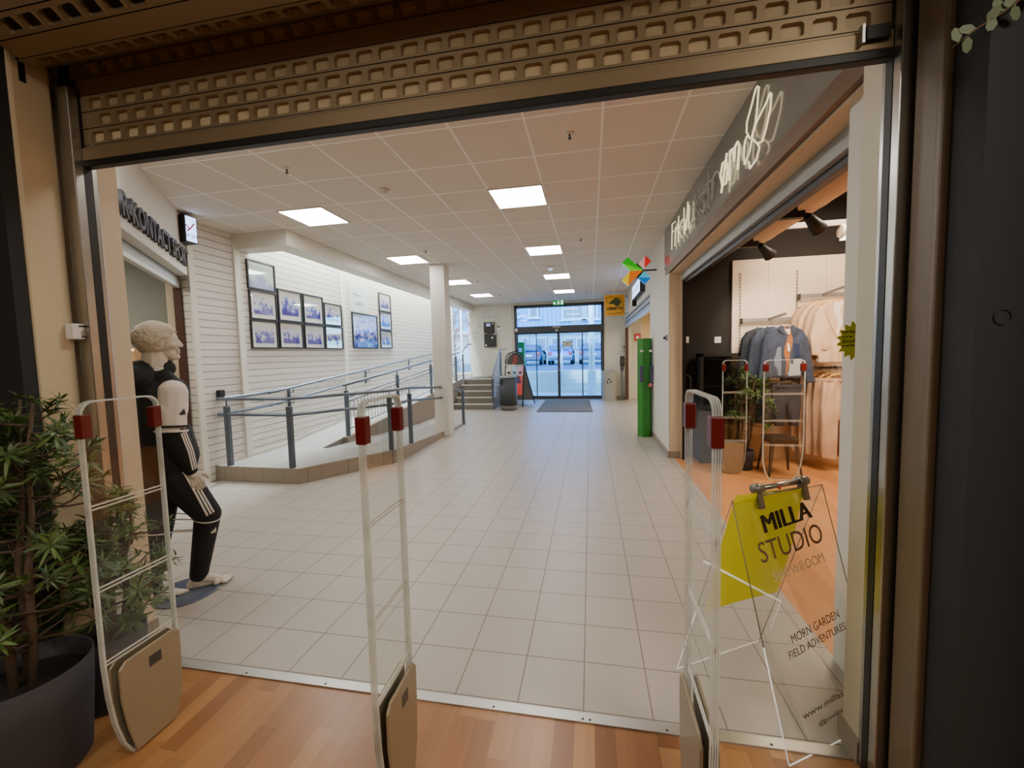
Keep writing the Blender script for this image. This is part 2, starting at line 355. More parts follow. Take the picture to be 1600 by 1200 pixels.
# far wall with the left window and the sliding doors
DX0, DX1, DZ = -2.65, .47, 3.34
fwl = MB().box((-4.26, YF, 0), (DX0, YF+.2, CH+.5)).box((DX0, YF, DZ), (DX1, YF+.2, CH)).box((DX1, YF, 0), (1.7, YF+.2, CH)).box((-5.1, YF, 0), (-4.26, YF+.2, .95)).box((-5.1, YF, 3.75), (-4.26, YF+.2, 5.2))
struct('wall_far', fwl, white_wall)
struct('trim_6', MB().box((DX0-.16, YF-.03, 0), (DX0-.1, YF, CH)), white_trim)
w1 = tag(thing('window_1', None, None, (-4.65, YF+.05, .95)), kind='structure')
b = MB()
for lo, hi in (((-5., YF+.02, .95), (-4.96, YF+.1, 3.75)), ((-4.3, YF+.02, .95), (-4.26, YF+.1, 3.75)), ((-5, YF+.02, .95), (-4.26, YF+.1, 1.0)), ((-5, YF+.02, 3.7), (-4.26, YF+.1, 3.75))): b.box(lo, hi)
b.build('window_frame', white_trim, w1); MB().box((-4.96, YF+.05, 1), (-4.3, YF+.06, 3.7)).build('window_pane', glass('window_pane_glass', (240, 248, 255), .06, .01), w1)
MB().box((-5, YF-.04, .92), (-4.24, YF+.02, .95)).build('window_sill', white_trim, w1)
d1 = tag(thing('door_1', None, None, ((DX0+DX1)/2, YF, 0)), kind='structure')
b = MB()
for lo, hi in (((DX0, YF-.02, 0), (DX0+.09, YF+.14, DZ)), ((DX1-.09, YF-.02, 0), (DX1, YF+.14, DZ)), ((DX0, YF-.02, DZ-.1), (DX1, YF+.14, DZ)), ((DX0, YF-.08, 2.36), (DX1, YF+.14, 2.58)), ((DX0, YF-.02, 0), (DX1, YF+.1, .05))): b.box(lo, hi, .006)
b.build('door_frame', dark_frame, d1)
MB().box((DX0+.09, YF+.05, 2.58), (DX1-.09, YF+.06, DZ-.1)).build('transom_pane', pane_glass, d1)
xs = [DX0+.09, -1.88, -1.09, -.27, DX1-.09]
for i in range(4):
    x0, x1 = xs[i], xs[i+1]; y = YF+(.02 if i in (1, 2) else .07); wl, wr = {0: (.02, .02), 1: (.02, .045), 2: (.045, .02), 3: (.02, .02)}[i]
    lf = MB().box((x0, y, .05), (x0+wl, y+.035, 2.36)).box((x1-wr, y, .05), (x1, y+.035, 2.36)).box((x0+wl, y, .05), (x1-wr, y+.035, .11)).box((x0+wl, y, 2.32), (x1-wr, y+.035, 2.36)).build('door_leaf', dark_frame, d1, ((x0+x1)/2, y, .05))
    MB().box((x0+wl, y+.012, .11), (x1-wr, y+.02, 2.32)).build('pane', pane_glass, lf)
MB().box((DX0+.03, YF-.1, 2.42), (DX0+.13, YF-.08, 2.52), .01).build('door_button', whitep, d1)
MB().box((-1.28, YF-.11, 2.5), (-1.0, YF-.08, 2.56), .01).lathe([(.05, -.03), (.055, 0)], (-1.14, YF-.09, 2.42), 16, 'y').build('door_sensor', greyp, d1)
MB().box((-1.095, YF-.02, 1.0), (-1.075, YF+.02, 1.1), .004).build('door_handle', steel, d1)
# right side of the mall: pier between the two shops, second shop front beyond it
struct('wall_right', MB().box((XR, 6.49, 0), (1.3, 8.43, CH)).box((XR, 8.43, 2.72), (1.3, YF, CH)).box((XR, 14.42, 0), (1.34, YF, 2.72)), white_wall)
struct('wall_jamb', MB().box((1.301, 6.42, 0), (1.34, 6.5, 2.74)).box((XR+.012, 6.478, .1), (1.3, 6.49, 2.73)), beige_wall)
struct('baseboard_right', MB().box((XR-.014, 6.476, 0), (XR, 8.43, .1)).box((XR-.014, 6.462, 0), (1.302, 6.478, .1)).box((XR-.014, 14.42, 0), (XR, YF, .1)), curb_tile)
struct('baseboard_far', MB().box((DX1+.02, YF-.014, 0), (XR, YF, .1)).box((-2.7, YF-.014, 0), (DX0, YF, .1)), curb_tile)
struct('wall_kiosk', MB().box((3.6, 8.43, 0), (3.7, YF, 2.4)).box((1.3, 8.33, 0), (3.7, 8.43, 3.0)).box((3.6, 8.43, 2.4), (3.7, YF+.2, 3.0)).box((1.7, YF, 0), (3.7, YF+.2, 3.0)), M('kiosk_cream', (238, 214, 164), .7))
struct('ceiling_kiosk', MB().box((1.3, 8.43, 2.9), (3.7, YF, 3.0)).box((3.55, 8.43, 2.4), (3.7, YF, 2.9)), M('kiosk_tan', (176, 150, 120), .7))
# fascia over the right-hand shop
struct('wall_fascia', MB().box((XR, 1.82, 2.845), (XR+.2, 6.85, CH)), fascia_m)
struct('trim_7', MB().box((XR-.006, 1.82, 2.735), (XR+.03, 6.75, 2.845)), copper)
struct('trim_8', MB().box((XR+.03, 1.82, 2.72), (1.34, 6.49, 2.76)), beige_wall)
# shop interior on the right
YB = 6.53
struct('wall_shop', MB().box((1.34, YB+.03, 0), (5.2, YB+.1, 3.7)), black_wall)
struct('wall_shop_side', MB().box((5.1, 1.0, 0), (5.2, 6.6, 3.7)).box((1.34, 1.0, 0), (5.2, 1.1, 3.7)), panel_cream)
struct('ceiling_shop', MB().box((1.34, 1.0, 3.62), (5.2, 6.6, 3.72)), M('shop_ceiling', (36, 28, 24), .8))
pn = MB()
for x0, x1 in ((2.01, 2.472), (2.476, 3.2), (3.204, 3.95)): pn.box((x0, YB-.02, .36), (x1, YB+.03, 2.86))
struct('wall_panel', pn, panel_cream)
struct('wall_panel_base', MB().box((2.03, YB-.005, .0), (3.95, YB+.03, .36)), M('kick_panel', (196, 172, 134), .6))
# stub walls of this store's opening and the store itself
struct('wall_pier_left', MB().box((-2.86, 1.70, 0), (-2.56, 1.93, CH)), beige_wall)
struct('wall_pier_right', MB().box((1.0, 1.70, 0), (1.18, 1.82, CH)), M('pier_right', (196, 188, 164), .6, var=.03))
struct('baseboard_pier', MB().box((.985, 1.70, 0), (1.0, 1.83, .09)).box((-2.56, 1.70, 0), (-2.548, 1.94, .09)), curb_tile)
struct('wall_near_left', MB().box((-5, 1.40, 0), (-2.46, 1.45, 3.7)).box((-5, 1.45, 0), (-2.86, 1.70, 3.7)), dark_wall)
struct('wall_near_right', MB().box((1.035, 1.36, 0), (3.2, 1.47, 3.7)).box((1.2, 1.47, 0), (3.2, 1.70, 3.7)), dark_wall)
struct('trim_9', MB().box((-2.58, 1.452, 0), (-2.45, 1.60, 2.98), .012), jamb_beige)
p = pX(33, 106, -2.449)
struct('trim_12', MB().box((-2.451, p.y-.012, p.z-.06), (-2.446, p.y+.012, p.z+.05), .002), blackm)
struct('trim_10', MB().box((1.02, 1.472, 0), (1.15, 1.60, 3.5), .012).box((1.014, 1.47, 0), (1.04, 1.50, 3.5), .008), M('jamb_shaded', (104, 90, 70), .45, var=.06))  # right jamb: its shade is put into a darker jamb colour
struct('wall_lintel', MB().box((-2.56, 1.705, 2.72), (1.0, 1.8, 3.7)), dark_wall)
struct('wall_store', MB().box((-5.1, -3.6, 0), (-5, 1.7, 3.7)).box((3.2, -3.6, 0), (3.3, 1.7, 3.7)).box((-5.1, -3.7, 0), (3.3, -3.6, 3.7)), M('store_wall', (90, 82, 74), .8))
struct('ceiling_store', MB().box((-5.1, -3.7, 3.7), (3.3, 1.75, 3.8)), M('store_ceiling', (60, 54, 48), .8))
# ramp, landing and stairs
rp = MB()
RB = 5.75                                   # where the upper ramp starts to climb
rp.prism([(-5, 4.70, 0), (-3.72, 4.67, 0), (-2.93, 5.85, 0), (-2.93, RB+.1, 0), (-4.15, RB+.1, 0), (-5, RB+.1, 0)], (0, 0, .2))
def wedge(mb, x0, x1, y0, y1, z0, z1):
    mb.prism([(x0, y0, -.02), (x0, y1, -.02), (x0, y1, z1), (x0, y0, z0)], (x1-x0, 0, 0))
wedge(rp, -5, -4.2, RB+.1, 12.95, .2, .83); rp.box((-5, 12.95, 0), (-4.05, YF, .85))
wedge(rp, -4.1, -2.95, RB+.1, 9.4, .2, .0)
struct('ramp', rp, ramp_tile)
cb = MB().prism([(-5, 4.69, 0), (-3.715, 4.66, 0), (-3.715, 4.675, 0), (-5, 4.705, 0)], (0, 0, .203)).prism([(-3.72, 4.655, 0), (-2.915, 5.85, 0), (-2.93, 5.86, 0), (-3.73, 4.68, 0)], (0, 0, .203))
cb.prism([(-2.93, 5.85, 0), (-2.93, 9.45, 0), (-2.93, 9.45, .015), (-2.93, 5.85, .205)], (.015, 0, 0))
cb.prism([(-4.2, 6.4, 0), (-4.2, 12.95, 0), (-4.2, 12.95, .86), (-4.2, 6.4, .26)], (.1, 0, 0))
struct('ramp_curb', cb, curb_tile)
st = MB(); ns = MB()
for i in range(5):
    y = 11.9+i*.3; st.box((-4.08, y, 0), (-2.84, YF if i == 4 else y+.32, .17*(i+1)-.012)); ns.box((-4.08, y-.012, .17*(i+1)-.03), (-2.84, y+.06, .17*(i+1)))
struct('stairs', st, M('stair_tile', (116, 108, 98), .5)); struct('stairs_nosing', ns, M('nosing', (214, 210, 202), .45))

# ------------------------------------------------------------------ sports shop front on the diagonal
SP = V((-4.155, 3.392, 0)); SE = V((-.605, .796, 0)).normalized(); SN = V((.796, .605, 0)).normalized()
def S(s, d, z): return SP+SE*s-SN*d+V((0, 0, z))
def sbox(mb, s0, s1, d0, d1, z0, z1):
    return mb.prism([S(s0, d0, z0), S(s1, d0, z0), S(s1, d1, z0), S(s0, d1, z0)], (0, 0, z1-z0))
b = MB(); sbox(b, -2.35, 1.52, 0, .22, 2.70, CH); sbox(b, 1.47, 1.52, 0, .25, 0, 2.70)
struct('wall_sport', b, white_wall)
b = MB(); sbox(b, 1.465, 1.472, .012, .25, 0, 2.695); struct('wall_sport_jamb', b, beige_wall)
b = MB(); sbox(b, -2.6, 4.2, 3.4, 3.5, 0, 3.1); sbox(b, -2.6, -2.5, .3, 3.5, 0, 3.1); sbox(b, 1.5, 1.6, .25, 3.5, 0, 3.1); struct('wall_sport_inside', b, M('sport_inside', (122, 124, 114), .7))
b = MB(); sbox(b, -2.6, 4.2, .22, 3.5, 3.0, 3.1); struct('ceiling_sport', b, M('sport_ceiling', (150, 154, 146), .7))
b = MB(); sbox(b, -2.6, 4.2, .05, 3.5, -.11, -.002); struct('floor_sport', b, tile)
t = thing('roller_shutter', 'light grey rolled-down shutter edge over the sports shop entrance', 'shutter', S(-.4, .12, 2.55))
b = MB()
for i in range(4): sbox(b, -2.2, 1.46, .10+.006*(i % 2), .15, 2.59+i*.05, 2.635+i*.05)
b.build('curtain', shutter_grey, t); b = MB(); sbox(b, -2.2, 1.46, .095, .155, 2.545, 2.59); b.build('bottom_bar', M('shutter_bar', (196, 198, 196), .35, .3), t)
b = MB(); sbox(b, 1.43, 1.464, .09, .17, 0, 2.6); b.build('guide_rail', M('rail_brown', (88, 62, 50), .4, .3), t)
t = thing('shelf_unit', 'lit wooden shelf unit inside the sports shop behind the mannequin', 'shelf', S(1.3, 1.4, 0))
wood_l = M('shelf_wood', (206, 166, 122), .5, var=.1)
for z in (.02, .5, 1.0, 1.42, 1.76): b = MB(); sbox(b, 1.08, 1.47, .5, 2.9, z, z+.03); b.build('shelf_board', wood_l, t)
for d_ in (.5, 1.3, 2.1, 2.87): b = MB(); sbox(b, 1.1, 1.47, d_, d_+.03, 0, 1.76); b.build('side_panel', wood_l, t)
b = MB(); sbox(b, 1.47, 1.495, .5, 2.9, 0, 1.76); b.build('back_panel', M('shelf_back', (120, 96, 78), .6), t)
b = MB(); sbox(b, 1.07, 1.08, .5, 2.9, 1.755, 1.775); b.build('light_strip', M('strip_glow', (255, 226, 190), .4, emit=(255, 214, 160), es=3.), t)
k = 0
for z in (.53, 1.03, 1.45):
    for d_ in (.6, .92, 1.42, 1.76, 2.25):
        b = MB(); sbox(b, 1.16, 1.44, d_, d_+.27, z, z+.13); sbox(b, 1.157, 1.443, d_-.003, d_+.273, z+.09, z+.133)
        simple('shoe_box', b, [M('box_orange', (196, 110, 60), .6), M('box_dark', (52, 44, 42), .6), M('box_tan', (190, 160, 130), .6)][k % 3], ['orange shoe box on the shelf behind the mannequin', 'dark shoe box on the shelf behind the mannequin', 'tan shoe box on the shelf behind the mannequin'][k % 3], 'box', S(1.3, d_+.13, z), 'shoe boxes on the sports shop shelf'); k += 1
# raised letters
L0 = S(-.81, 0, 2.79); wd = (S(-.81, 0, 0)-S(1.325, 0, 0)).length
me = text_mesh('R-KONTACT SPORT', .3, L0+SN*.02, SE, (0, 0, 1), width=wd, height=.2, ext=.018, bold=.008)
tag(link('sign_lettering', me, [M('letter_dark', (58, 58, 66), .35, .2)], None, L0), 'dark raised R-KONTACT SPORT letters above the sports shop entrance', 'sign')
# small internally lit box sign at the end of the letters
LX0, LX1, LY0, LY1, LZ0, LZ1 = -4.99, -4.76, 4.30, 4.46, 3.06, 3.38
t = thing('light_box_sign', 'small black light box with a white lit face beside the raised letters', 'sign', (LX0, LY0, LZ0))
MB().box((LX0, LY0, LZ0), (LX1, LY1, LZ1), .004).build('housing', blackm, t)
face_m = M('lightbox_face', (225, 236, 250), .4, emit=(170, 195, 255), es=3.2)
MB().box((LX1, LY0+.012, LZ0+.012), (LX1+.003, LY1-.012, LZ1-.012)).build('lit_face', face_m, t)
yl, zl_ = (LY0+LY1)/2, LZ0
MB().tube([(LX1+.004, yl-.06, zl_+.13), (LX1+.004, yl-.01, zl_+.17), (LX1+.004, yl+.04, zl_+.24)], .008, 6).tube([(LX1+.004, yl-.07, zl_+.2), (LX1+.004, yl-.03, zl_+.165)], .007, 6).build('logo_swoosh', M('logo_red', (214, 40, 60), .4), t)
me = text_mesh('SPORT', .06, (LX1+.004, yl-.08, zl_+.06), (0, 1, 0), (0, 0, 1), width=.16, ext=.001); link('logo_text', me, [M('logo_blue', (60, 70, 150), .4)], t)

# ------------------------------------------------------------------ this store's roller shutter overhead
t = thing('roller_shutter', 'bronze perforated roller shutter partly lowered across the store opening', 'shutter', (-.7, YS, 2.55))
SX0, SX1 = -2.42, 1.02; SPT = .0762; RR = .2; ZC = 3.028+.459*RR; YC = YS-RR
def cell(b, P, x0, x1, s0, s1, hole, depth, mi):
    """one slat cell; P(x, s, d) maps to world, d = recess depth"""
    b.mi = 0
    if not hole: b.face([P(x0, s0, 0), P(x1, s0, 0), P(x1, s1, 0), P(x0, s1, 0)]); return
    w, h = x1-x0, s1-s0; a0, a1 = x0+.13*w, x1-.13*w; c0, c1 = s0+.14*h, s1-.2*h; k = .0065
    o = [(a0+k, c0), (a1-k, c0), (a1, c0+k), (a1, c1-k*1.2), (a1-k*1.4, c1), (a0+k*1.4, c1), (a0, c1-k*1.2), (a0, c0+k)]
    q = [(x0, s0), (x1, s0), (x1, s1), (x0, s1)]
    for i in range(4):
        j = (i+1) % 4; b.face([P(*q[i], 0), P(*q[j], 0), P(*o[2*i+1], 0), P(*o[2*i], 0)]); b.face([P(*q[j], 0), P(*o[(2*i+2) % 8], 0), P(*o[2*i+1], 0)])
    mid = [((u-(x0+x1)/2)*.9+(x0+x1)/2, (v-(s0+s1)/2)*.9+(s0+s1)/2) for u, v in o]
    for i in range(8):
        j = (i+1) % 8; b.face([P(*o[i], 0), P(*o[j], 0), P(*mid[j], depth), P(*mid[i], depth)])
    b.mi = mi; b.face([P(*p, depth) for p in mid])
NC = 34; cw = (SX1-SX0-.06)/NC
def slat(b, P, s0, hole, mi, depth, off):
    s1 = s0+SPT-.004; x = SX0+.03-off*cw
    for i in range(NC+1):
        a, c = max(SX0, x+i*cw), min(SX1, x+(i+1)*cw)
        if c-a > .8*cw: cell(b, P, a, c, s0, s1, hole and 0 < i < NC, depth, mi)
        elif c > a: b.mi = 0; b.face([P(a, s0, 0), P(c, s0, 0), P(c, s1, 0), P(a, s1, 0)])
    b.mi = 3
    b.face([P(SX0, s1, .0), P(SX1, s1, .0), P(SX1, s1+.004, .006), P(SX0, s1+.004, .006)])
b = MB()
Pv = lambda x, s, d: V((x, YS+d, 2.575+s))
rows = [0, 1, 1, 1, 0, 1, 1, 0]
for i, h in enumerate(rows): slat(b, Pv, i*SPT, h, 1, .016, .5*(i % 2))
b.build('curtain', [shutter_m, shutter_pane, shutter_dark, M('shutter_groove', (52, 44, 34), .6)], t)
b = MB().box((SX0, YS-.012, 2.575), (SX1, YS+.02, 2.635), .004); b.mat(0); b.build('bottom_bar', shutter_m, t)
MB().box((SX0+.02, YS-.014, 2.545), (SX1-.02, YS+.022, 2.577), .004).build('rubber_seal', blackm, t)
b = MB().box((.9, YS-.03, 2.6), (.97, YS-.012, 2.645), .003); b.mat(1).box((.885, YS-.034, 2.59), (.895, YS-.012, 2.65), .001); b.build('end_lock', [blackm, alu], t)
b = MB(); n = 16; da = 2*PI/n
def Pr(x, s, d):
    a = s/RR*(RR*2*PI/(n*SPT)); r = RR-d
    return V((x, YC+r*math.cos(a), ZC+r*math.sin(a)))
def Pf(x, s, d): return Pr(x, -s, d)
for i in range(n):
    slat(b, Pf, i*SPT, i % 2 == 1, 2, .02, .5*((i//2) % 2))
b.mat(3).lathe([(RR-.022, SX0+.01), (RR-.022, SX1-.01)], (0, YC, ZC), 32, 'x')
b.build('barrel', [shutter_m, shutter_pane, shutter_dark, shutter_dark], t)
for x0, x1 in ((-2.45, -2.375), (.99, 1.035)):
    q = MB().box((x0, YS-.05, 0), (x1, YS+.045, 2.9), .004); q.mat(1).box((x0+.02 if x0 < 0 else x0-.002, YS-.012, 0), (x1+.002 if x0 < 0 else x1-.02, YS+.022, 2.9)); q.build('guide_rail', [steel, blackm], t)

# ------------------------------------------------------------------ security gates
def antenna(label, loc, rz=0, sy=1., src=None, grp='clear security gates'):
    if src is not None:
        r = copy_tree(src); r.location = loc; r.rotation_euler = (0, 0, rz); r.scale = (1, sy, 1); r['label'] = label; r['group'] = grp; return r
    r = thing('security_gate', label, 'security gate', (0, 0, 0), grp)
    W, H = .29, 1.465
    def arc(cy, cz, rad, a0, a1, n=5): return [(cy+rad*math.cos(a), cz+rad*math.sin(a)) for a in [a0+(a1-a0)*i/n for i in range(n+1)]]
    out = [(.07, 0), (.24, 0), (.27, .08), (.288, .22), (W, .42)]+arc(W-.045, H-.045, .045, 0, PI/2)+arc(.045, H-.045, .045, PI/2, PI)+[(0, .42), (.006, .28), (.02, .16), (.042, .06)]
    MB().prism([(-.0015, y, z) for y, z in out], (.003, 0, 0)).build('clear_panel', clear, r)
    b = MB()
    for xo in (-.0105, -.0035, .0035, .0105):
        n = len(out); cy, cz = W/2, H/2
        for i in range(n):
            j = (i+1) % n
            def ins(p): return (p[0]+(.006 if p[0] < W/2 else -.006), p[1]-(.006 if p[1] > .8 else -.0 if p[1] > .1 else -.006))
            a, c, d, e = out[i], out[j], ins(out[j]), ins(out[i])
            b.prism([(xo-.002, *a), (xo-.002, *c), (xo-.002, *d), (xo-.002, *e)], (.004, 0, 0))
    b.build('acrylic_frame', acryl_edge, r)
    for z in (1.06, .735, .435):
        f = MB().box((-.003, .008, z-.0025), (.003, W-.008, z+.0025)).box((-.003, .008, z-.0175), (.003, W-.008, z-.0125)).box((-.003, .004, z-.0175), (.003, .009, z+.0025)).box((-.003, W-.009, z-.0175), (.003, W-.004, z+.0025)); f.build('antenna_wire', M('wire_pale', (206, 204, 194), .3), r)
    for y in (-.006, W-.034): MB().box((-.018, y, 1.325), (.018, y+.038, 1.415), .004).build('red_clip', red, r)
    pl = [(.075, .005), (.24, .005), (.268, .09), (.282, .24), (.284, .385), (.262, .41), (.06, .405), (.034, .38), (.034, .25), (.05, .12)]
    for x0, x1 in ((.018, .03), (-.03, -.018)):
        c = MB().prism([(x0, y, z) for y, z in pl], (x1-x0, 0, 0), .004).build('base_cover', M('gate_cover', (150, 136, 112), .4, .15), r)
        if x0 > 0: MB().box((.029, .145, .315), (.0315, .195, .36)).build('maker_label', M('label_dark', (60, 56, 50), .4), c)
    return r
ant = antenna('clear acrylic security gate standing beside the potted shrubs', (0, 0, 0)); ant.location = (-1.885, 1.215, 0); WL[ant.name] = V(ant.location)
antenna('middle clear acrylic security gate on the parquet, near the centre of the opening', (-.722, 1.2, 0), 0, .93, ant)
antenna('clear acrylic security gate seen edge-on, nearest the MILLA STUDIO stand', (.345, 1.23, 0), 0, 1.2, ant)
antenna('thin security gate inside the clothes shop in front of the black cabinet', (1.95, 5.72, 0), PI/2, 1.0, ant, 'security gates of the clothes shop')
wide = antenna('wider security gate inside the clothes shop in front of the metal stool', (2.5, 5.48, 0), PI/2, 1.55, ant, 'security gates of the clothes shop')
for ch in list(wide.children_recursive):
    if ch.name.startswith(('base_cover', 'maker_label')): bpy.data.objects.remove(ch)

# ------------------------------------------------------------------ potted shrubs
def leaf_cluster(b, c, d, n, L, W, rnd):
    d = V(d).normalized(); a = d.orthogonal().normalized(); e = d.cross(a)
    for i in range(n):
        th = i*2.4+rnd.random()*.6; el = rnd.uniform(-.15, .95); ln = L*rnd.uniform(.7, 1.1)
        v = (a*math.cos(th)+e*math.sin(th))*math.cos(el)+d*math.sin(el); v.normalize(); w = v.cross(d)
        if w.length < .01: w = a
        w.normalize(); nn = w.cross(v).normalized(); o = c+d*rnd.uniform(-.02, .012); dr = V((0, 0, -1))*ln*.16
        p1 = o+v*ln*.35+nn*ln*.04; p2 = o+v*ln*.72+dr*.5; p3 = o+v*ln+dr; W2 = W*rnd.uniform(.8, 1.2)
        b.mi = 1 if rnd.random() < .35 else 0
        f1 = b.face([o, p1+w*W2*.5, p1-w*W2*.5]); b.face([p1-w*W2*.5, p1+w*W2*.5, p2+w*W2*.38, p2-w*W2*.38]); b.face([p2-w*W2*.38, p2+w*W2*.38, p3])
def shrub(label, loc, pr, ph, h, spread, seed, ncl, L, W, lean=(0, 0), grp=None, name='potted_shrub', zmin=.55, nstem=3):
    rnd = random.Random(seed); t = thing(name, label, 'plant', loc, grp); o = V(loc)
    MB().lathe([(pr*.82, 0), (pr*.86, .01), (pr*.97, ph*.7), (pr, ph), (pr*.96, ph), (pr*.9, ph*.82)], o, 32, caps=False).lathe([(pr*.82, 0.0), (.001, .001)], o, 32, caps=False).build('pot', pot_m, t)
    MB().lathe([(pr*.93, 0), (.001, .012)], o+V((0, 0, ph*.83)), 24, caps=False).build('soil', soil_m, t)
    tips = []; tb = MB()
    for k in range(nstem):
        a = k*2.1+rnd.random(); q = o+V((math.cos(a)*.03, math.sin(a)*.03, ph*.8)); path = [q]
        top = h*rnd.uniform(.78, 1.)
        for i in range(1, 6):
            f = i/5; path.append(o+V((math.cos(a)*(.03+spread*.28*f)+lean[0]*f, math.sin(a)*(.03+spread*.28*f)+lean[1]*f, ph*.8+(top-ph*.8)*f))+V((rnd.uniform(-.015, .015), rnd.uniform(-.015, .015), 0)))
        tb.tube(path, .016, 7, r2=.006); tips.append((path[-1], path[-1]-path[-2]))
        m_ = ncl//nstem
        for j in range(m_):
            f = rnd.uniform(zmin, 1.); i = min(4, int(f*5)); p0 = path[i].lerp(path[i+1], f*5-i)
            an = rnd.random()*2*PI; ln = spread*(1.12-.65*f)*rnd.uniform(.55, 1.); e = p0+V((math.cos(an)*ln, math.sin(an)*ln, ln*rnd.uniform(.05, .6)))
            if e.x < -2.38 and e.y > 1.3: e.y = 1.3
            if e.x < -2.42 : e.x = -2.42 if e.y > 1.3 else e.x
            mid = (p0+e)/2+V((0, 0, -.02)); tb.tube([p0, mid, e], .006, 5, r2=.003); tips.append((e, e-mid))
            tips.append((mid.lerp(e, .4)+V((rnd.uniform(-.03, .03), rnd.uniform(-.03, .03), .02)), V((rnd.uniform(-.4, .4), rnd.uniform(-.4, .4), 1))))
    tb.build('stem', bark, t, smooth=True)
    lb_ = MB()
    for p, d in tips: leaf_cluster(lb_, p, d+V((0, 0, .02)), 15, L, W, rnd)
    tag(lb_.build('foliage', [leaf_m, leaf2_m], t), kind='stuff'); return t
shrub('large potted shrub in a dark fabric pot beside the dark wall', (-2.2, 1.16, 0), .2, .42, 1.62, .33, 3, 93, .078, .0115, (-.12, .08), 'potted shrubs at the store entrance', zmin=.12)
shrub('smaller potted shrub behind the left security gate', (-2.27, 1.50, 0), .14, .34, .98, .23, 5, 54, .07, .011, (.02, .02), 'potted shrubs at the store entrance', zmin=.1)
shrub('potted green shrub inside the clothes shop beside the denim jackets', (2.0, 5.95, 0), .12, .26, 1.4, .34, 11, 36, .09, .018, (.12, 0), None, zmin=.3)

# ------------------------------------------------------------------ small things at the opening
b = MB().box((-2.449, 1.56, 1.725), (-2.40, 1.645, 1.80), .006); t = tag(b.build('key_switch', whitep, None, (-2.42, 1.6, 1.725)), 'small white key switch box on the beige left jamb', 'switch')
MB().lathe([(.014, 0), (.012, .004)], (-2.40, 1.605, 1.755), 14, 'x').build('lock', steel, t); MB().box((-2.4, 1.585, 1.785), (-2.397, 1.625, 1.792)).build('key_mark', blackm, t)
MB().box((-2.4, 1.592, 1.735), (-2.397, 1.618, 1.74)).build('key_mark', blackm, t)
rnd = random.Random(2); b = MB(); s = MB()
pth = [V((1.16, 1.33, 2.54)), V((1.09, 1.335, 2.475)), V((1.045, 1.335, 2.44)), V((.99, 1.34, 2.41)), V((.934, 1.345, 2.37))]
s.tube(pth, .004, 6, r2=.002)
for i, p in enumerate(pth[:-1]):
    for k in range(3):
        c = p.lerp(pth[i+1], k/3); a = k*2.4+i; v = V((math.cos(a)*.7-.3, -.2*math.sin(a*2), math.sin(a))).normalized(); w = v.cross(V((0, 1, 0))).normalized()
        L = .04; pts = [c, c+v*L*.35+w*L*.3, c+v*L*.8+w*L*.25, c+v*L, c+v*L*.8-w*L*.25, c+v*L*.35-w*L*.3]; b.face(pts)
t = tag(s.build('leafy_sprig', bark, None, pth[0], smooth=True), 'pale eucalyptus sprig hanging against the black wall at upper right', 'plant'); tag(b.build('foliage', M('euca', (96, 112, 84), .6, var=.2), t), kind='stuff')
struct('trim_11', MB().tube([(1.095+.02*math.cos(a), 1.358, 1.669+.02*math.sin(a)) for a in [2*PI*i/24 for i in range(24)]], .0012, 5, closed=True), blackm)

# ------------------------------------------------------------------ mannequin
MP = V((-2.74, 2.38, 0)); MV = V((-.755, .655, 0)).normalized(); MR = V((.655, .755, 0)).normalized()   # MV away from the viewer, MR to the viewer's right
def mp(x, y, w=0.): return px(x, y, MP+MV*w, MV)
man = thing('mannequin', 'pale mannequin in a black tracksuit with white stripes striding beside the beige pier', 'mannequin', (-2.76, 2.33, 0))
headc = mp(249, 537, 0)
neck = mp(243, 572, 0); chest = mp(246, 622, .0); belly = mp(256, 680, 0); pel = mp(262, 725, 0)
shR, elR, wrR = mp(270, 613, -.17), mp(268, 672, -.19), mp(299, 738, -.16)
shL, elL, wrL = mp(232, 611, .19), mp(238, 672, .24), mp(258, 730, .2)
hipR, knR, anR = mp(272, 742, -.08), mp(325, 803, -.06), mp(311, 897, .02)
hipL, knL, anL = mp(256, 742, .08), mp(249, 826, .0), mp(234, 911, -.04)
anR.z = max(anR.z, .085); anL.z = .09
b = MB()
b.cap(neck, headc-MR*.025-V((0, 0, .05)), .074, .068); b.cap(neck-V((0, 0, .05)), neck, .085, .06); b.cap(shR, neck-V((0, 0, .07)), .05, .06); b.cap(shL, neck-V((0, 0, .07)), .05, .06)
b.cap(chest, belly, .11, .1); b.cap(belly, pel, .1, .105); b.cap(shR, shL, .06, .06)
b.cap(shR, elR, .05, .042); b.cap(elR, wrR, .04, .026); b.cap(shL, elL, .05, .042); b.cap(elL, wrL, .04, .026)
b.cap(hipR, knR, .085, .055); b.cap(knR, anR, .052, .036); b.cap(hipL, knL, .085, .055); b.cap(knL, anL, .052, .036)
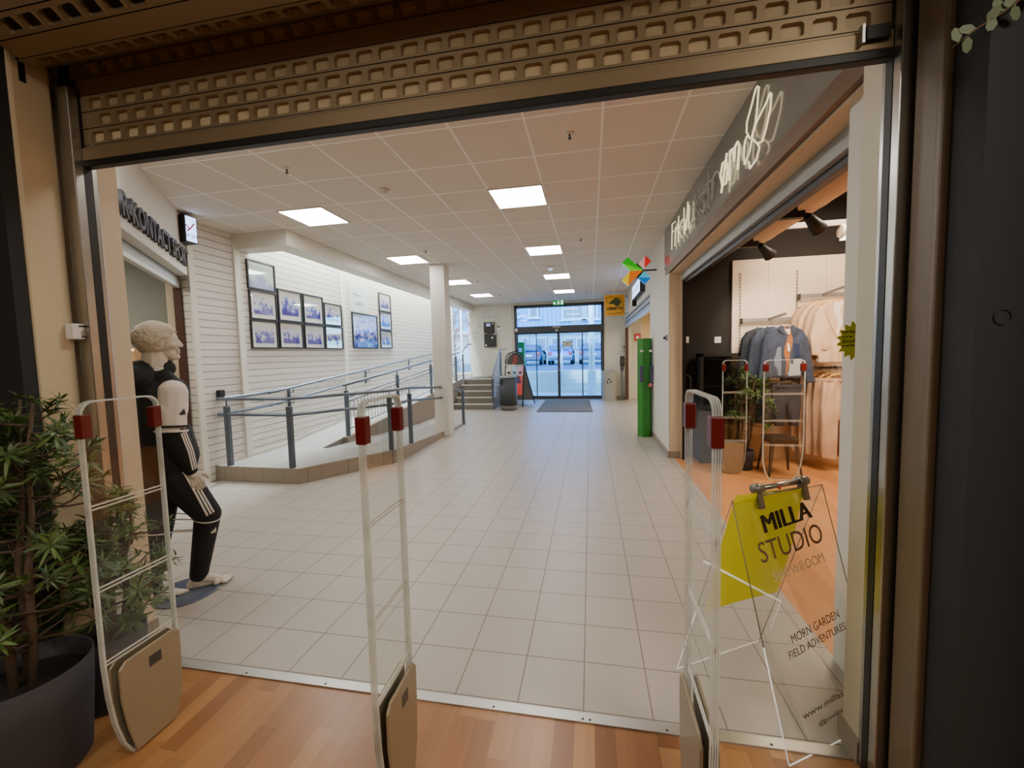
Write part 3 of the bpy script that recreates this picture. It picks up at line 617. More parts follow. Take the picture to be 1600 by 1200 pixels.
# head in profile, facing the viewer's right
def hp(f, z, w=0.): return headc+MR*f+V((0, 0, z))+MV*w
b.ball(hp(-.012, .035), .1, 3, (1, 1, 1)); b.ball(hp(.02, .02), .085, 3, (1.0, .9, 1.15)); b.cap(hp(.03, -.05), hp(.058, -.085), .055, .034)     # skull, face, jaw
b.cap(hp(-.03, -.03), hp(.055, -.09), .05, .03)
b.cap(hp(.088, .03), hp(.112, -.012), .012, .014); b.cap(hp(.1, -.014, -.012), hp(.1, -.014, .012), .011, .011)      # nose
b.cap(hp(.083, .036, -.035), hp(.083, .036, .035), .014, .014)                                                       # brow
b.cap(hp(.096, -.044, -.016), hp(.096, -.044, .016), .010, .010); b.cap(hp(.094, -.058, -.014), hp(.094, -.058, .014), .011, .011)   # lips
b.ball(hp(.083, -.088), .022, 2); b.ball(hp(.06, -.01, -.045), .03, 2); b.ball(hp(.06, -.01, .045), .03, 2)
for sgn in (-1, 1):
    b.ball(hp(.077, .013, sgn*.03), .014, 2)                                                                          # eyes
    ear = [hp(-.005+.022*math.cos(a), -.002+.036*math.sin(a), sgn*(.088+.008*math.cos(a))) for a in [2*PI*k/12 for k in range(12)]]
    b.tube(ear, .008, 6, closed=True); b.ball(hp(-.003, -.006, sgn*.083), .018, 2, (1, .6, 1))
# hands
def hand(w0, d, out, side, L=.175):
    """palm, four unequal bent fingers and a thumb; d = pointing direction, out = palm normal, side = towards the thumb"""
    d, out, side = V(d).normalized(), V(out).normalized(), V(side).normalized()
    b.cap(w0, w0+d*.03, .024, .026)
    for k in (-1, -.33, .33, 1): b.cap(w0+d*.02+side*k*.018, w0+d*.085+side*k*.03, .016, .014)
    for k, ln in ((1, .075), (.33, .085), (-.33, .08), (-1, .062)):
        p = w0+d*.085+side*k*.03; q = p+(d*.92+out*.38).normalized()*ln*.5; r = q+(d*.6+out*.8).normalized()*ln*.32; t_ = r+(d*.25+out*.95).normalized()*ln*.25
        b.cap(p, q, .0105, .0095); b.cap(q, r, .0095, .0085); b.cap(r, t_, .0085, .0075)
    p = w0+d*.02+side*.022; q = p+(d*.6+side*.75+out*.25).normalized()*.05; r = q+(d*.95+side*.2+out*.3).normalized()*.035
    b.cap(p, q, .014, .012); b.cap(q, r, .012, .009)
hand(wrR, (MR*.35-V((0, 0, 1))-MV*.1), MR*-.25+MV*.9, MR*.9+V((0, 0, .35)))
hand(wrL, (MR*.3-V((0, 0, 1))), MV*-.9, MR)
# bare feet
def foot(an, d, sgn):
    d = V(d).normalized(); sd = V((d.y, -d.x, 0))
    g = V((an.x, an.y, 0))
    b.cap(an, g-d*.02+V((0, 0, .045)), .036, .04); b.cap(g-d*.045+V((0, 0, .034)), g-d*.03+V((0, 0, .05)), .032, .034)
    b.cap(an-V((0, 0, .02)), g+d*.1+V((0, 0, .035)), .038, .03); b.cap(g-d*.03+V((0, 0, .03)), g+d*.13+V((0, 0, .024)), .032, .024)
    b.cap(g+d*.1-sd*.03+V((0, 0, .024)), g+d*.1+sd*.03+V((0, 0, .024)), .024, .024); b.cap(g+d*.14-sd*.032+V((0, 0, .02)), g+d*.14+sd*.026+V((0, 0, .018)), .019, .017)
    for k, (o, l, r) in enumerate(((-.036, .062, .0135), (-.012, .058, .010), (.007, .05, .0095), (.024, .04, .009), (.039, .028, .0085))):
        p = g+d*.142+sd*o*sgn+V((0, 0, .017)); b.cap(p, p+d*l*.75+V((0, 0, -.003)), r, r*.9)
foot(anR, (.76, .62, 0), 1); foot(anL, (.35, .93, 0), -1)
body = link('body', organic(b, .0042, 2, .5, .45), mann_m, man)
# sculpted wavy hair
b = MB(); rnd = random.Random(4)
for i in range(210):
    th = rnd.uniform(0, 2*PI); ph = math.acos(rnd.uniform(-.35, 1.)); v = V((math.sin(ph)*math.cos(th), math.sin(ph)*math.sin(th), math.cos(ph)))
    f, w, z = v.x*.115-.018, v.y*.1, v.z*.1+.036
    if f > .045 and z < .075: continue
    if f > .0 and z < .02: continue
    if z < -.0 and abs(w) > .06 and f > -.05: continue
    p = hp(f, z, w); t0_ = (MR*rnd.uniform(-.6, -.1)+V((0, 0, 1))*rnd.uniform(-.6, .2)+MV*rnd.uniform(-.5, .5))
    rd = (MR*v.x+MV*v.y+V((0, 0, v.z))).normalized(); t_ = (t0_-rd*t0_.dot(rd)).normalized(); p = p+rd*.004
    b.cap(p-t_*.026-rd*.004, p, .007, .0105); b.cap(p, p+t_*.026-rd*.004, .0105, .006)
b.ball(hp(-.022, .043), .111, 3); b.ball(hp(-.03, .02), .105, 3, (1, .93, 1.))
link('hair', organic(b, .004, 1, .35, .6), M('mannequin_hair', (184, 174, 154), .55, var=.12, scale=40, bump=.5, bscale=70), man)
# jacket: hood, body and sleeves
b = MB()
b.cap(neck-V((0, 0, .02))-MR*.03, neck-V((0, 0, .015))+MR*.05, .075, .06); b.cap(neck-MR*.06-V((0, 0, .06)), neck-MR*.05-V((0, 0, .02))+MV*.03, .075, .07); b.cap(neck-MR*.06-V((0, 0, .05))-MV*.05, neck-MR*.06-V((0, 0, .05))+MV*.06, .065, .065)
b.cap(shR+MV*.05, shL-MV*.05, .095, .095); b.cap(shR+MV*.06, neck-V((0, 0, .05)), .085, .07); b.cap(shL-MV*.06, neck-V((0, 0, .05)), .085, .07)
ch = chest+MR*.02
for o in (-.075, .075): b.cap(ch+MV*o, belly+MV*o+MR*.0, .135, .135); b.cap(belly+MV*o, pel+MV*o+V((0, 0, .03)), .135, .14); b.cap(belly+MV*o+MR*.06, pel+MV*o+MR*.075+V((0, 0, .055)), .1, .105)
b.cap(shL, elL, .085, .075); b.cap(elL, wrL, .075, .045)
b.cap(pel+MR*.05-MV*.08+V((0, 0, -.0)), pel+MR*.05+MV*.08, .115, .115)
b.ball(neck-MR*.075-V((0, 0, .035)), .098, 2, (1, 1.15, .8)); b.cap(neck-MR*.09-V((0, 0, .075))-MV*.07, neck-MR*.09-V((0, 0, .075))+MV*.07, .085, .085)
jm = organic(b, .009, 4, .5); jacket = link('jacket', jm, track_black, man)
b = MB(); midR = elR.lerp(wrR, .0)
b.cap(shR, shR.lerp(elR, .5), .083, .085); b.cap(shR.lerp(elR, .5)-MR*.01, elR, .086, .082); sl = organic(b, .008, 3, .5); link('upper_sleeve', sl, track_white, jacket)
b = MB(); b.cap(elR+(wrR-elR)*.03, elR.lerp(wrR, .5), .084, .075); b.cap(elR.lerp(wrR, .5), wrR-(wrR-elR).normalized()*.02, .074, .042); fm = organic(b, .008, 3, .5); link('lower_sleeve', fm, track_black, jacket)
b = MB(); ax = (elR-shR).normalized(); u = ax.orthogonal().normalized(); w_ = ax.cross(u)
for f, r_, mi in ((.9, .0875, 0), (1.02, .087, 1)):
    c0 = shR.lerp(elR, f); b.mat(mi).lathe([(r_, -.007), (r_+.003, 0), (r_, .007)], (0, 0, 0), 28, caps=False)
cm = b.mesh(); rot = ax.to_track_quat('Z', 'Y').to_matrix().to_4x4()
n0 = len(cm.vertices)//2
for i, v in enumerate(cm.vertices): v.co = (Matrix.Translation(shR.lerp(elR, .9 if i < n0 else 1.02)) @ rot) @ v.co
link('sleeve_band', cm, [track_black, track_white], jacket)
# trousers
b = MB()
b.cap(pel-MV*.06, pel+MV*.06, .115, .115); b.cap(hipR, hipL, .115, .115)
b.cap(hipR, knR, .12, .083); b.cap(knR-V((0, 0, .0)), anR+(knR-anR).normalized()*.0, .082, .058); b.cap(hipL, knL, .115, .08); b.cap(knL, anL+V((0, 0, .02)), .078, .056)
b.cap(pel-V((0, 0, .05)), hipR.lerp(knR, .3), .12, .11)
tm = organic(b, .009, 4, .5)
trous = link('trousers', tm, track_black, man)
def bvh_of(me, off):
    return BVHTree.FromPolygons([v.co+off for v in me.vertices], [p.vertices[:] for p in me.polygons])
bt = [bvh_of(tm, wloc(trous)), bvh_of(jm, wloc(jacket)), bvh_of(fm, wloc(jacket)), bvh_of(sl, wloc(jacket))]
def stripe(b, pts, out, off, hw, trees, lift=.003):
    """a narrow tape laid on the cloth: pts run along the limb, out = direction to look from"""
    out = V(out).normalized(); row = []
    for i, p in enumerate(pts):
        d = (pts[min(i+1, len(pts)-1)]-pts[max(i-1, 0)]).normalized(); sd = d.cross(out).normalized(); pr_ = []
        for k in (-hw, hw):
            o = p+sd*(off+k); best = None
            for t_ in trees:
                h = t_.ray_cast(o+out*.4, -out, .5)
                if h[0] is not None and (best is None or (h[0]-o).dot(out) > (best-o).dot(out)): best = h[0]
            pr_.append((best if best is not None else o)+out*lift)
        row.append(pr_)
    for a, c in zip(row, row[1:]): b.face([a[0], a[1], c[1], c[0]])
vdir = (EYE-V((-2.74, 2.38, 1.))).normalized(); vdir.z = .05
b = MB(); o_ = vdir*.9+MR*.55
P_ = [hipR.lerp(knR, f)+MR*.05*(1-f)+V((0, 0, .02)) for f in [-.12+.1*i for i in range(12)]]
for k in (-1, 0, 1): stripe(b, P_, o_, .03+k*.019, .0058, bt[:1])
b.build('side_stripe', track_white, trous)
b = MB(); P_ = [elR.lerp(wrR, .06+.86*i/8) for i in range(9)]; oa = vdir*.75+MR*.65
for k in (-1, 0, 1): stripe(b, P_, oa, -.0+k*.015*(1), .005, bt[2:3])
b.build('sleeve_stripe', track_white, jacket)
b = MB()                                     # white piping round each knee
for kn, an in ((knR, anR), (knL, anL)):
    c0 = kn.lerp(an, .06); d = (an-kn).normalized(); u = d.orthogonal().normalized(); w_ = d.cross(u); ring = []
    for i in range(28):
        a = 2*PI*i/28; v = u*math.cos(a)+w_*math.sin(a); h = bt[0].ray_cast(c0+v*.3, -v, .4); ring.append((h[0] if h[0] is not None else c0+v*.08)+v*.001)
    b.tube(ring, .0045, 6, closed=True)
b.build('knee_piping', track_white, trous)
def bars(b, c, out, upd, size, trees):
    """three slanted bars of rising length"""
    out = V(out).normalized(); upd = V(upd).normalized(); sd = upd.cross(out).normalized()
    for k, (h0, h1) in enumerate(((0, .45), (0, .78), (0, 1.12))):
        x = (k-1)*.36*size; ps = []
        for du, dv in ((x-.13*size, 0), (x+.13*size, 0), (x+.13*size-.25*size*h1, h1*size), (x-.13*size-.25*size*h1, h1*size*.8)):
            o = c+sd*du+upd*dv; best = None
            for t_ in trees:
                h = t_.ray_cast(o+out*.4, -out, .6)
                if h[0] is not None and (best is None or (h[0]-o).dot(out) > (best-o).dot(out)): best = h[0]
            ps.append((best if best is not None else o)+out*.003)
        b.face(ps)
b = MB(); bars(b, mp(331, 831, -.06), vdir+MR*.25, V((0, 0, 1))+MR*.15, .036, bt[:1]); b.build('knee_logo', track_white, trous)
b = MB(); bars(b, mp(279, 648, -.17), vdir+MR*.35, V((0, 0, 1)), .036, bt[3:]); b.build('sleeve_logo', track_black, jacket)
cb_ = V((-2.80, 2.33, 0))
MB().lathe([(.2, 0), (.205, .004), (.2, .009)], cb_, 40).build('glass_base', M('smoked_glass_base', (98, 108, 128), .08, .3), man)
MB().cap(V((anR.x-.03, anR.y-.02, .009)), V((anR.x-.02, anR.y-.015, .05)), .012, .01).build('ankle_rod', steel, man)

# ------------------------------------------------------------------ framed pictures on the board wall
fr_m = M('black_frame', (26, 26, 28), .4, var=.05); mount_m = M('mount_white', (238, 238, 230), .7, var=.02)
photos = [photo_mat('old_photo_%d' % i, i+1, (44, 36, 140), (100, 98, 190), (216, 218, 226), sc) for i, sc in enumerate((6, 9, 7, 12))]
LBL = ['tall picture with a pale blue view, topmost in the first column of frames', 'blue tinted picture of scattered figures, middle of the first column of frames', 'blue tinted picture of a house, lowest in the first column of frames',
       'framed blue picture, upper one in the second column', 'dense violet picture, lower one in the second column', 'framed violet picture, upper one in the third column', 'pale blue picture, lower one in the third column',
       'pale framed picture, upper one in the fourth column beside the white post', 'pale framed picture, lower one in the fourth column beside the white post', 'large framed picture with glossy reflections under the frameless poster',
       'narrow framed picture topmost in the last column', 'narrow framed picture in the middle of the last column', 'narrow framed picture lowest in the last column']
PIC = [(5.43, 5.985, 2.69, 3.12, 0, 0), (5.44, 5.985, 2.235, 2.675, 1, 1), (5.43, 5.975, 1.79, 2.225, 2, 1), (6.02, 6.59, 2.25, 2.775, 0, 1), (6.01, 6.58, 1.80, 2.24, 3, 1), (6.625, 7.18, 2.25, 2.775, 1, 1), (6.62, 7.18, 1.80, 2.24, 3, 1),
       (7.21, 7.78, 2.26, 2.69, 0, 1), (7.21, 7.78, 1.80, 2.24, 2, 1), (8.16, 9.22, 1.83, 2.60, 1, 0), (9.35, 9.94, 2.74, 3.18, 3, 1), (9.36, 9.95, 2.29, 2.735, 0, 1), (9.35, 9.94, 1.84, 2.275, 2, 1)]
for i, (y0, y1, z0, z1, k, mt) in enumerate(PIC):
    t = thing('picture_frame', LBL[i], 'picture', (XW, (y0+y1)/2, z0), 'framed pictures on the board wall'); x = XW+.002; w = .022
    q = MB().box((x, y0, z0), (x+.03, y0+w, z1)).box((x, y1-w, z0), (x+.03, y1, z1)).box((x, y0+w, z0), (x+.03, y1-w, z0+w)).box((x, y0+w, z1-w), (x+.03, y1-w, z1)); q.build('frame', fr_m, t)
    MB().box((x, y0+w, z0+w), (x+.012, y1-w, z1-w)).build('mount', mount_m, t)
    iy, iz = ((y1-y0)*.15, (z1-z0)*.2) if mt else (w+.002, w+.002)
    link('photo', MB().box((x+.012, y0+iy, z0+iz), (x+.014, y1-iy, z1-iz)).mesh(), photos[k] if i != 0 else photo_mat('old_photo_pale', 9, (150, 158, 200), (200, 222, 218), (210, 228, 220), 4), t, base=(x+.014, (y0+y1)/2, z0))
    MB().box((x+.018, y0+w, z0+w), (x+.02, y1-w, z1-w)).build('glass', frame_glass, t)
t = tag(MB().box((XW+.004, 8.13, 2.61), (XW+.010, 8.85, 3.22)).build('clear_poster', M('poster_pale', (206, 214, 204), .3, var=.08, scale=3), None, (XW, 8.5, 2.61)), 'frameless pale poster beside the white wall post, above the large picture', 'poster')
q = MB()
for k in range(3): q.box((XW+.010, 8.3+k*.06, 2.78+k*.028), (XW+.012, 8.68-.05*k, 2.79+k*.028))
q.tube([(XW+.011, 8.25, 3.02), (XW+.011, 8.4, 2.99), (XW+.011, 8.6, 3.0)], .005, 5); q.build('print', M('poster_ink', (120, 132, 140), .6), t)
t = tag(MB().box((XW+.002, 4.78, 1.12), (XW+.06, 4.87, 1.22), .008).build('door_buffer', blackm, None, (XW, 4.82, 1.12)), 'small black box on the board wall beside the ramp rail', 'box')

# ------------------------------------------------------------------ railings
def post(t, x, y, z0, z1, w=.03): 
    MB().box((x-w, y-w, z0), (x+w, y+w, z1-.1), .006).build('post', blue_grey, t); MB().tube([(x, y, z1-.1), (x, y, z1-.005)], .009, 8).box((x-w-.012, y-w-.012, z0), (x+w+.012, y+w+.012, z0+.012)).build('post_stem', blue_grey, t)
t = thing('guard_railing', 'blue-grey tube guard railing round the outer edge of the low ramp', 'railing', (-3.9, 4.75, 0))
for x, y in ((-4.81, 4.745), (-3.84, 4.72), (-2.99, 5.80), (-2.955, 6.43)): post(t, x, y, .0, 1.105)
for z in (1.105, .895):
    zz = z
    MB().tube([(-4.90, 5.7, zz+.02), (-4.94, 5.2, zz), (-4.975, 4.86, zz), (-4.95, 4.76, zz), (-4.86, 4.74, zz), (-3.86, 4.715, zz), (-3.8, 4.74, zz), (-3.05, 5.72, zz), (-2.99, 5.85, zz), (-2.955, 6.4, zz-.005), (-2.945, 7.9, zz-.12)], .022, 12).build('top_rail' if z > 1 else 'lower_rail', blue_tube, t)
t = thing('end_railing', 'short blue-grey end post and rail of the low ramp beyond the white column', 'railing', (-2.94, 9.3, 0))
post(t, -2.94, 9.3, .0, .9); MB().tube([(-2.94, 8.2, .92), (-2.94, 9.2, .81), (-2.94, 9.32, .8)], .02, 10).build('rail', blue_tube, t)
t = thing('wall_handrail', 'long double blue-grey handrail climbing along the board wall', 'railing', (-4.9, 6, .2))
def rz(y): return .2+max(0, y-RB-.1)*.0875
ys = [5.6, 6.0, 7, 8, 9, 10, 11, 12, 12.9, 13.6]
for h, nm in ((.925, 'top_rail'), (.73, 'lower_rail')):
    MB().tube([(-4.9, y, rz(min(y, 12.95))+h-(.02 if y < 5.7 else 0)) for y in ys], .021, 10).build(nm, blue_tube, t)
for y in (6.15, 8.6, 10.9): 
    z = rz(y); MB().box((-4.998, y-.025, z+.6), (-4.975, y+.025, z+.9), .004).tube([(-4.98, y, z+.84), (-4.9, y, z+.84), (-4.9, y, z+.91)], .008, 8).tube([(-4.98, y, z+.66), (-4.9, y, z+.66), (-4.9, y, z+.72)], .008, 8).build('bracket', blue_grey, t)
t = thing('ramp_balustrade', 'blue-grey balustrade with thin bars between the upper and lower ramp', 'railing', (-4.15, 6.5, .2))
xb = -4.15; ye = 12.9
for i, y in enumerate((6.5, 8.45, 10.4, 12.5)): post(t, xb, y, rz(y)+.0, rz(y)+.90)
MB().tube([(xb, y, rz(y)+.9) for y in (6.42, 8, 10, 12, ye)], .022, 12).build('top_rail', blue_tube, t)
MB().tube([(xb, y, rz(y)+.68) for y in (6.5, 8, 10, 12, ye)], .015, 8).build('lower_rail', blue_tube, t)
MB().tube([(xb, y, rz(y)+.6) for y in (6.5, 8, 10, 12, ye)], .010, 8).tube([(xb, y, rz(y)+.12) for y in (6.5, 8, 10, 12, ye)], .010, 8).build('bar_rail', blue_grey, t)
for i in range(52):
    y = 6.6+i*.12
    if y < ye-.1: MB().tube([(xb, y, rz(y)+.12), (xb, y, rz(y)+.6)], .006, 6).build('baluster', blue_grey, t)
t = thing('landing_railing', 'blue-grey railing at the top landing left of the stairs in front of the window', 'railing', (-4.12, 13.0, .85))
post(t, -4.1, 13.1, .85, 1.75, .025)
MB().tube([(-4.1, 13.05, 1.75), (-4.1, 13.7, 2.0), (-4.1, 14.2, 2.0)], .02, 10).build('top_rail', blue_tube, t); MB().tube([(-4.12, 13.1, 1.5), (-4.7, 13.0, 1.1)], .014, 8).build('brace', blue_tube, t)
t = thing('stair_railing', 'blue-grey stair handrail with a clear side panel right of the steps', 'railing', (-2.85, 12, 0))
post(t, -2.85, 11.95, 0, 1.0, .03); post(t, -2.85, 13.15, .85, 1.78, .025)
MB().tube([(-2.85, 11.82, .97), (-2.85, 11.95, 1.02), (-2.85, 13.15, 1.78), (-2.85, 14.1, 1.8)], .022, 12).build('top_rail', blue_tube, t)
MB().prism([(-2.855, 12.0, .1), (-2.855, 13.15, .95), (-2.855, 13.15, 1.66), (-2.855, 12.0, .92)], (.01, 0, 0)).build('side_panel', glass('railing_panel', (226, 228, 228), .05, .08, .2, fr=.2), t)
# white column
struct('column', MB().box((-3.1, 7.9, 0), (-2.8, 8.2, CH), .008), white_wall)

# ------------------------------------------------------------------ ceiling fittings
PN = [((-3.73, 4.58), 'large ceiling light panel on the left, nearest the opening'), ((-1.09, 4.58), 'large ceiling light panel near the centre, nearest the opening'), ((-3.62, 7.11), 'second ceiling light panel of the left row, before the column'), ((-1.07, 7.12), 'second ceiling light panel of the centre row'),
      ((-3.50, 9.65), 'third ceiling light panel of the left row, beside the column top'), ((-1.05, 9.65), 'third ceiling light panel of the centre row'), ((-3.50, 12.02), 'last ceiling light panel of the left row'), ((-1.03, 12.08), 'last ceiling light panel of the centre row, nearest the exit sign')]
for (x, y), lb_t in PN:
    t = thing('ceiling_light', lb_t, 'ceiling light', (x+.3, y+.3, CH), 'square ceiling light panels')
    q = MB().box((x, y, CH-.012), (x+.6, y+.015, CH+.01)).box((x, y+.6, CH-.012), (x+.6, y+.615, CH+.01)).box((x-.0, y, CH-.012), (x+.012, y+.615, CH+.01)).box((x+.588, y, CH-.012), (x+.6, y+.615, CH+.01)); q.build('frame', white_trim, t)
    MB().box((x+.012, y+.015, CH-.008), (x+.588, y+.6, CH-.003)).build('diffuser', lamp_m, t)
SPK = [((448, 263), 'ceiling sprinkler head on the left, above the sports shop'), ((890, 208), 'ceiling sprinkler head nearest the opening, on the right'), ((665, 391), 'ceiling sprinkler head just left of the column top'), ((746, 438), 'small sprinkler head right of the column top'), ((781, 460), 'small sprinkler head near the last left light panel'), ((917, 454), 'small sprinkler head near the exit sign'), ((907, 372), 'sprinkler head beside the second centre light panel')]
for (x, y), lb_t in SPK:
    p = pZ(x, y, CH); t = thing('sprinkler', lb_t, 'sprinkler', p, 'ceiling sprinklers')
    MB().lathe([(.042, .004), (.042, -.0), (.04, -.006), (.012, -.01)], p, 20).build('rosette', white_trim, t); MB().lathe([(.008, -.01), (.007, -.04), (.018, -.043), (.016, -.047)], p, 12).build('nozzle', M('sprinkler_dark', (92, 84, 76), .4, .5), t)
for (x, y), lb_t in (((600, 296), 'round white smoke detector between the two nearest light panels'), ((794, 446), 'small white smoke detector far back near the last centre lights')):
    p = pZ(x, y, CH); t = tag(MB().lathe([(.06, .004), (.06, -.02), (.045, -.025), (.04, -.05), (.025, -.06)], p, 24).build('smoke_detector', whitep, None, p), lb_t, 'smoke detector', 'smoke detectors')
    MB().lathe([(.041, -.03), (.041, -.037)], p, 24, caps=False).build('vent_ring', charcoal, t)
p = pZ(860, 417, CH); t = thing('emergency_light', 'small bluish emergency light on the ceiling before the third centre panel', 'light', p)
MB().lathe([(.10, .004), (.10, -.02), (.06, -.03)], p, 24).build('housing', whitep, t); MB().ball(p-V((0, 0, .045)), .05, 2, (1, 1, .7)).build('lens', M('lens_blue', (190, 215, 245), .1, emit=(190, 215, 250), es=.8), t)
# exit sign
e0 = V((-1.06, YF-.25, 3.27)); t = thing('exit_sign', 'green emergency exit sign hanging above the sliding doors', 'sign', e0)
MB().box((-1.245, YF-.27, 3.265), (-.87, YF-.23, 3.43), .004).build('sign_box', M('exit_green', (20, 128, 60), .4, emit=(24, 150, 70), es=.6), t)
wl_ = M('exit_white', (235, 250, 235), .4, emit=(235, 255, 240), es=1.6); y = YF-.272
q = MB().prism([(-1.225, y, 3.30), (-1.15, y, 3.30), (-1.15, y, 3.33), (-1.185, y, 3.37), (-1.225, y, 3.37)], (0, -.002, 0)).prism([(-.96, y, 3.28), (-.895, y, 3.28), (-.895, y, 3.41), (-.96, y, 3.41)], (0, -.002, 0))
q.ball((-1.05, y, 3.4), .014, 2, (1, .2, 1)).tube([(-1.05, y, 3.385), (-1.06, y, 3.335), (-1.09, y, 3.31), (-1.085, y, 3.275)], .009, 6).tube([(-1.06, y, 3.335), (-1.035, y, 3.31), (-1.0, y, 3.30)], .009, 6).tube([(-1.085, y, 3.35), (-1.05, y, 3.372), (-1.015, y, 3.345)], .007, 6)
q.build('pictogram', wl_, t)

# ------------------------------------------------------------------ far wall
yw = YF+.001
t = thing('key_cabinet', 'upper black wall box with a small pale screen', 'wall box', (-3.56, yw, 2.40), 'black wall boxes')
MB().box((-3.745, yw-.12, 2.405), (-3.375, yw, 2.78), .006).build('case', blackm, t); MB().box((-3.65, yw-.124, 2.64), (-3.5, yw-.12, 2.74)).build('screen', M('screen_pale', (170, 190, 240), .3, emit=(160, 185, 245), es=.5), t); MB().box((-3.43, yw-.125, 2.70), (-3.39, yw-.12, 2.745)).build('sticker', paper, t)
t = thing('key_cabinet', 'lower black wall box with two round white buttons', 'wall box', (-3.54, yw, 1.90), 'black wall boxes')
MB().box((-3.745, yw-.12, 1.905), (-3.315, yw, 2.365), .006).build('case', blackm, t)
for x, z in ((-3.44, 2.23), (-3.68, 1.97)): MB().lathe([(.036, -.008), (.036, 0)], (x, yw-.12, z), 16, 'y').build('button', whitep, t)
MB().box((-3.38, yw-.124, 2.33), (-3.325, yw-.12, 2.375)).build('sticker', paper, t)
t = thing('thermostat', 'small white control panel with a dark display right of the wall boxes', 'control panel', (-3.22, yw, 2.52))
MB().box((-3.3, yw-.03, 2.52), (-3.15, yw, 2.64), .006).build('case', whitep, t); MB().box((-3.29, yw-.033, 2.595), (-3.16, yw-.03, 2.635)).build('display', charcoal, t)
def sheet(lb_t, x0, x1, z0, z1, seed):
    t = thing('wall_notice', lb_t, 'notice', ((x0+x1)/2, yw, z0), 'paper plans on the far wall'); MB().box((x0, yw-.008, z0), (x1, yw, z1)).build('sheet', paper, t)
    r = random.Random(seed); q = MB()
    for i in range(5):
        cx, cz = x0+(x1-x0)*(.18+.32*(i % 3)), z0+(z1-z0)*(.3+.4*(i//3)); w, h = (x1-x0)*.11, (z1-z0)*.13
        q.tube([(cx+w*math.cos(a)*r.uniform(.6, 1.1), yw-.009, cz+h*math.sin(a)*r.uniform(.6, 1.1)) for a in [2*PI*k/9 for k in range(9)]], .008, 5, closed=True)
    q.build('drawing', M('plan_ink', (168, 174, 172), .7), t)
sheet('large pale floor plan sheet above the black wall boxes', -3.87, -3.22, 2.84, 3.31, 1)
sheet('lower pale plan sheet left of the black wall boxes', -4.17, -3.83, 2.16, 2.54, 2)
sheet('narrow pale sheet tucked between the plan and the upper wall box', -4.02, -3.78, 2.56, 2.86, 3)
nb = thing('door_notice', 'white notice with dark corners stuck on the right sliding door', 'notice', (-.78, YF+.03, 1.9))
MB().box((-.95, YF+.018, 1.84), (-.62, YF+.03, 2.04)).build('sheet', M('notice_grey', (206, 204, 198), .6), nb); q = MB()
for x in (-.94, -.67):
    for z in (1.845, 1.99): q.box((x, YF+.014, z), (x+.04, YF+.018, z+.04))
q.build('corner_tape', charcoal, nb); MB().lathe([(.05, -.002), (.05, 0)], (-.785, YF+.016, 1.94), 16, 'y').build('emblem', M('notice_emblem', (170, 160, 150), .6), nb)
# waste bin
o = V((-2.36, 11.85, 0)); t = thing('waste_bin', 'dark grey round waste bin beside the stairs', 'bin', o)
MB().lathe([(.225, 0), (.235, .01), (.235, .16)], o, 32).build('base', M('bin_base', (96, 92, 84), .6), t); MB().lathe([(.25, .16), (.255, .2), (.25, .94)], o, 32).build('drum', M('bin_dark', (46, 50, 54), .5, .2), t)
MB().lathe([(.255, .94), (.258, .965), (.2, 1.0), (.05, 1.01)], o, 32).build('lid', M('bin_lid', (128, 134, 136), .35, .6), t)
q = MB()
for k in range(7):
    a0 = PI*1.14+k*.09; q.face([o+V((.256*math.cos(a), .256*math.sin(a), z)) for a, z in ((a0, .74), (a0+.09, .74), (a0+.09, .9), (a0, .9))])
q.build('opening', blackm, t)
# a-board with arched header
o = V((-2.2, 12.45, 0)); t = thing('sandwich_board', 'black arched sandwich board with posters standing by the sliding doors', 'sign board', o)
fx0, fx1 = -2.63, -2.04; yb, yt = 12.42, 12.86
def fp(x, z, off=0): return V((x, yb+(yt-yb)*z/1.3-off, z))
def ap(x, z, off=0): return V((x+.24*(1-z/1.3), yt+(.55)*(1-z/1.3)+off+.02, z))
q = MB().tube([fp(fx1, 0), fp(fx1, 1.25)]+[fp((fx0+fx1)/2+(fx1-fx0)/2*math.cos(a), 1.27+.44*math.sin(a)) for a in [PI*i/14 for i in range(15)]]+[fp(fx0, 1.25), fp(fx0, 0)], .016, 8); q.build('front_frame', blackm, t)
MB().tube([fp(fx0, 1.27), fp(fx1, 1.27)], .014, 8).build('cross_bar', whitep, t)
MB().prism([fp((fx0+fx1)/2+(fx1-fx0-.07)/2*math.cos(a), 1.30+.36*math.sin(a), .0) for a in [PI*i/16 for i in range(17)]], (0, .006, 0)).build('header', M('header_black', (30, 28, 30), .5), t)
cx = (fx0+fx1)/2; og = M('header_orange', (190, 62, 40), .5); q = MB()
for dx, z in ((-.035, 1.44), (.035, 1.44), (-.035, 1.53), (.035, 1.53)): q.tube([fp(cx+dx+.025*math.cos(a), z+.036*math.sin(a), .004) for a in [2*PI*k/10 for k in range(10)]], .009, 5, closed=True)
q.build('header_emblem', og, t)
q = MB()
for z, w in ((1.375, .11), (1.345, .09), (1.318, .05)): q.tube([fp(cx-w, z, .004), fp(cx+w, z, .004)], .008, 5)
q.build('header_print', og, t)
pc = [M('poster_cream', (206, 196, 190), .5, var=.1), M('poster_sky', (150, 190, 214), .5, var=.12), M('poster_pink', (196, 150, 182), .5, var=.15)]
for i in range(3):
    x0 = fx0+.035+i*.18; pp = MB().prism([fp(x0, .95, .004), fp(x0+.17, .95, .004), fp(x0+.17, 1.24, .004), fp(x0, 1.24, .004)], (0, .004, 0)).build('poster', pc[i], t)
    MB().ball(fp(x0+.085, 1.03, .008), .05, 2, (1, .1, 1.2)).build('poster_motif', [charcoal, M('motif_dark', (70, 60, 70), .6), M('motif_plum', (70, 40, 70), .6)][i], pp)
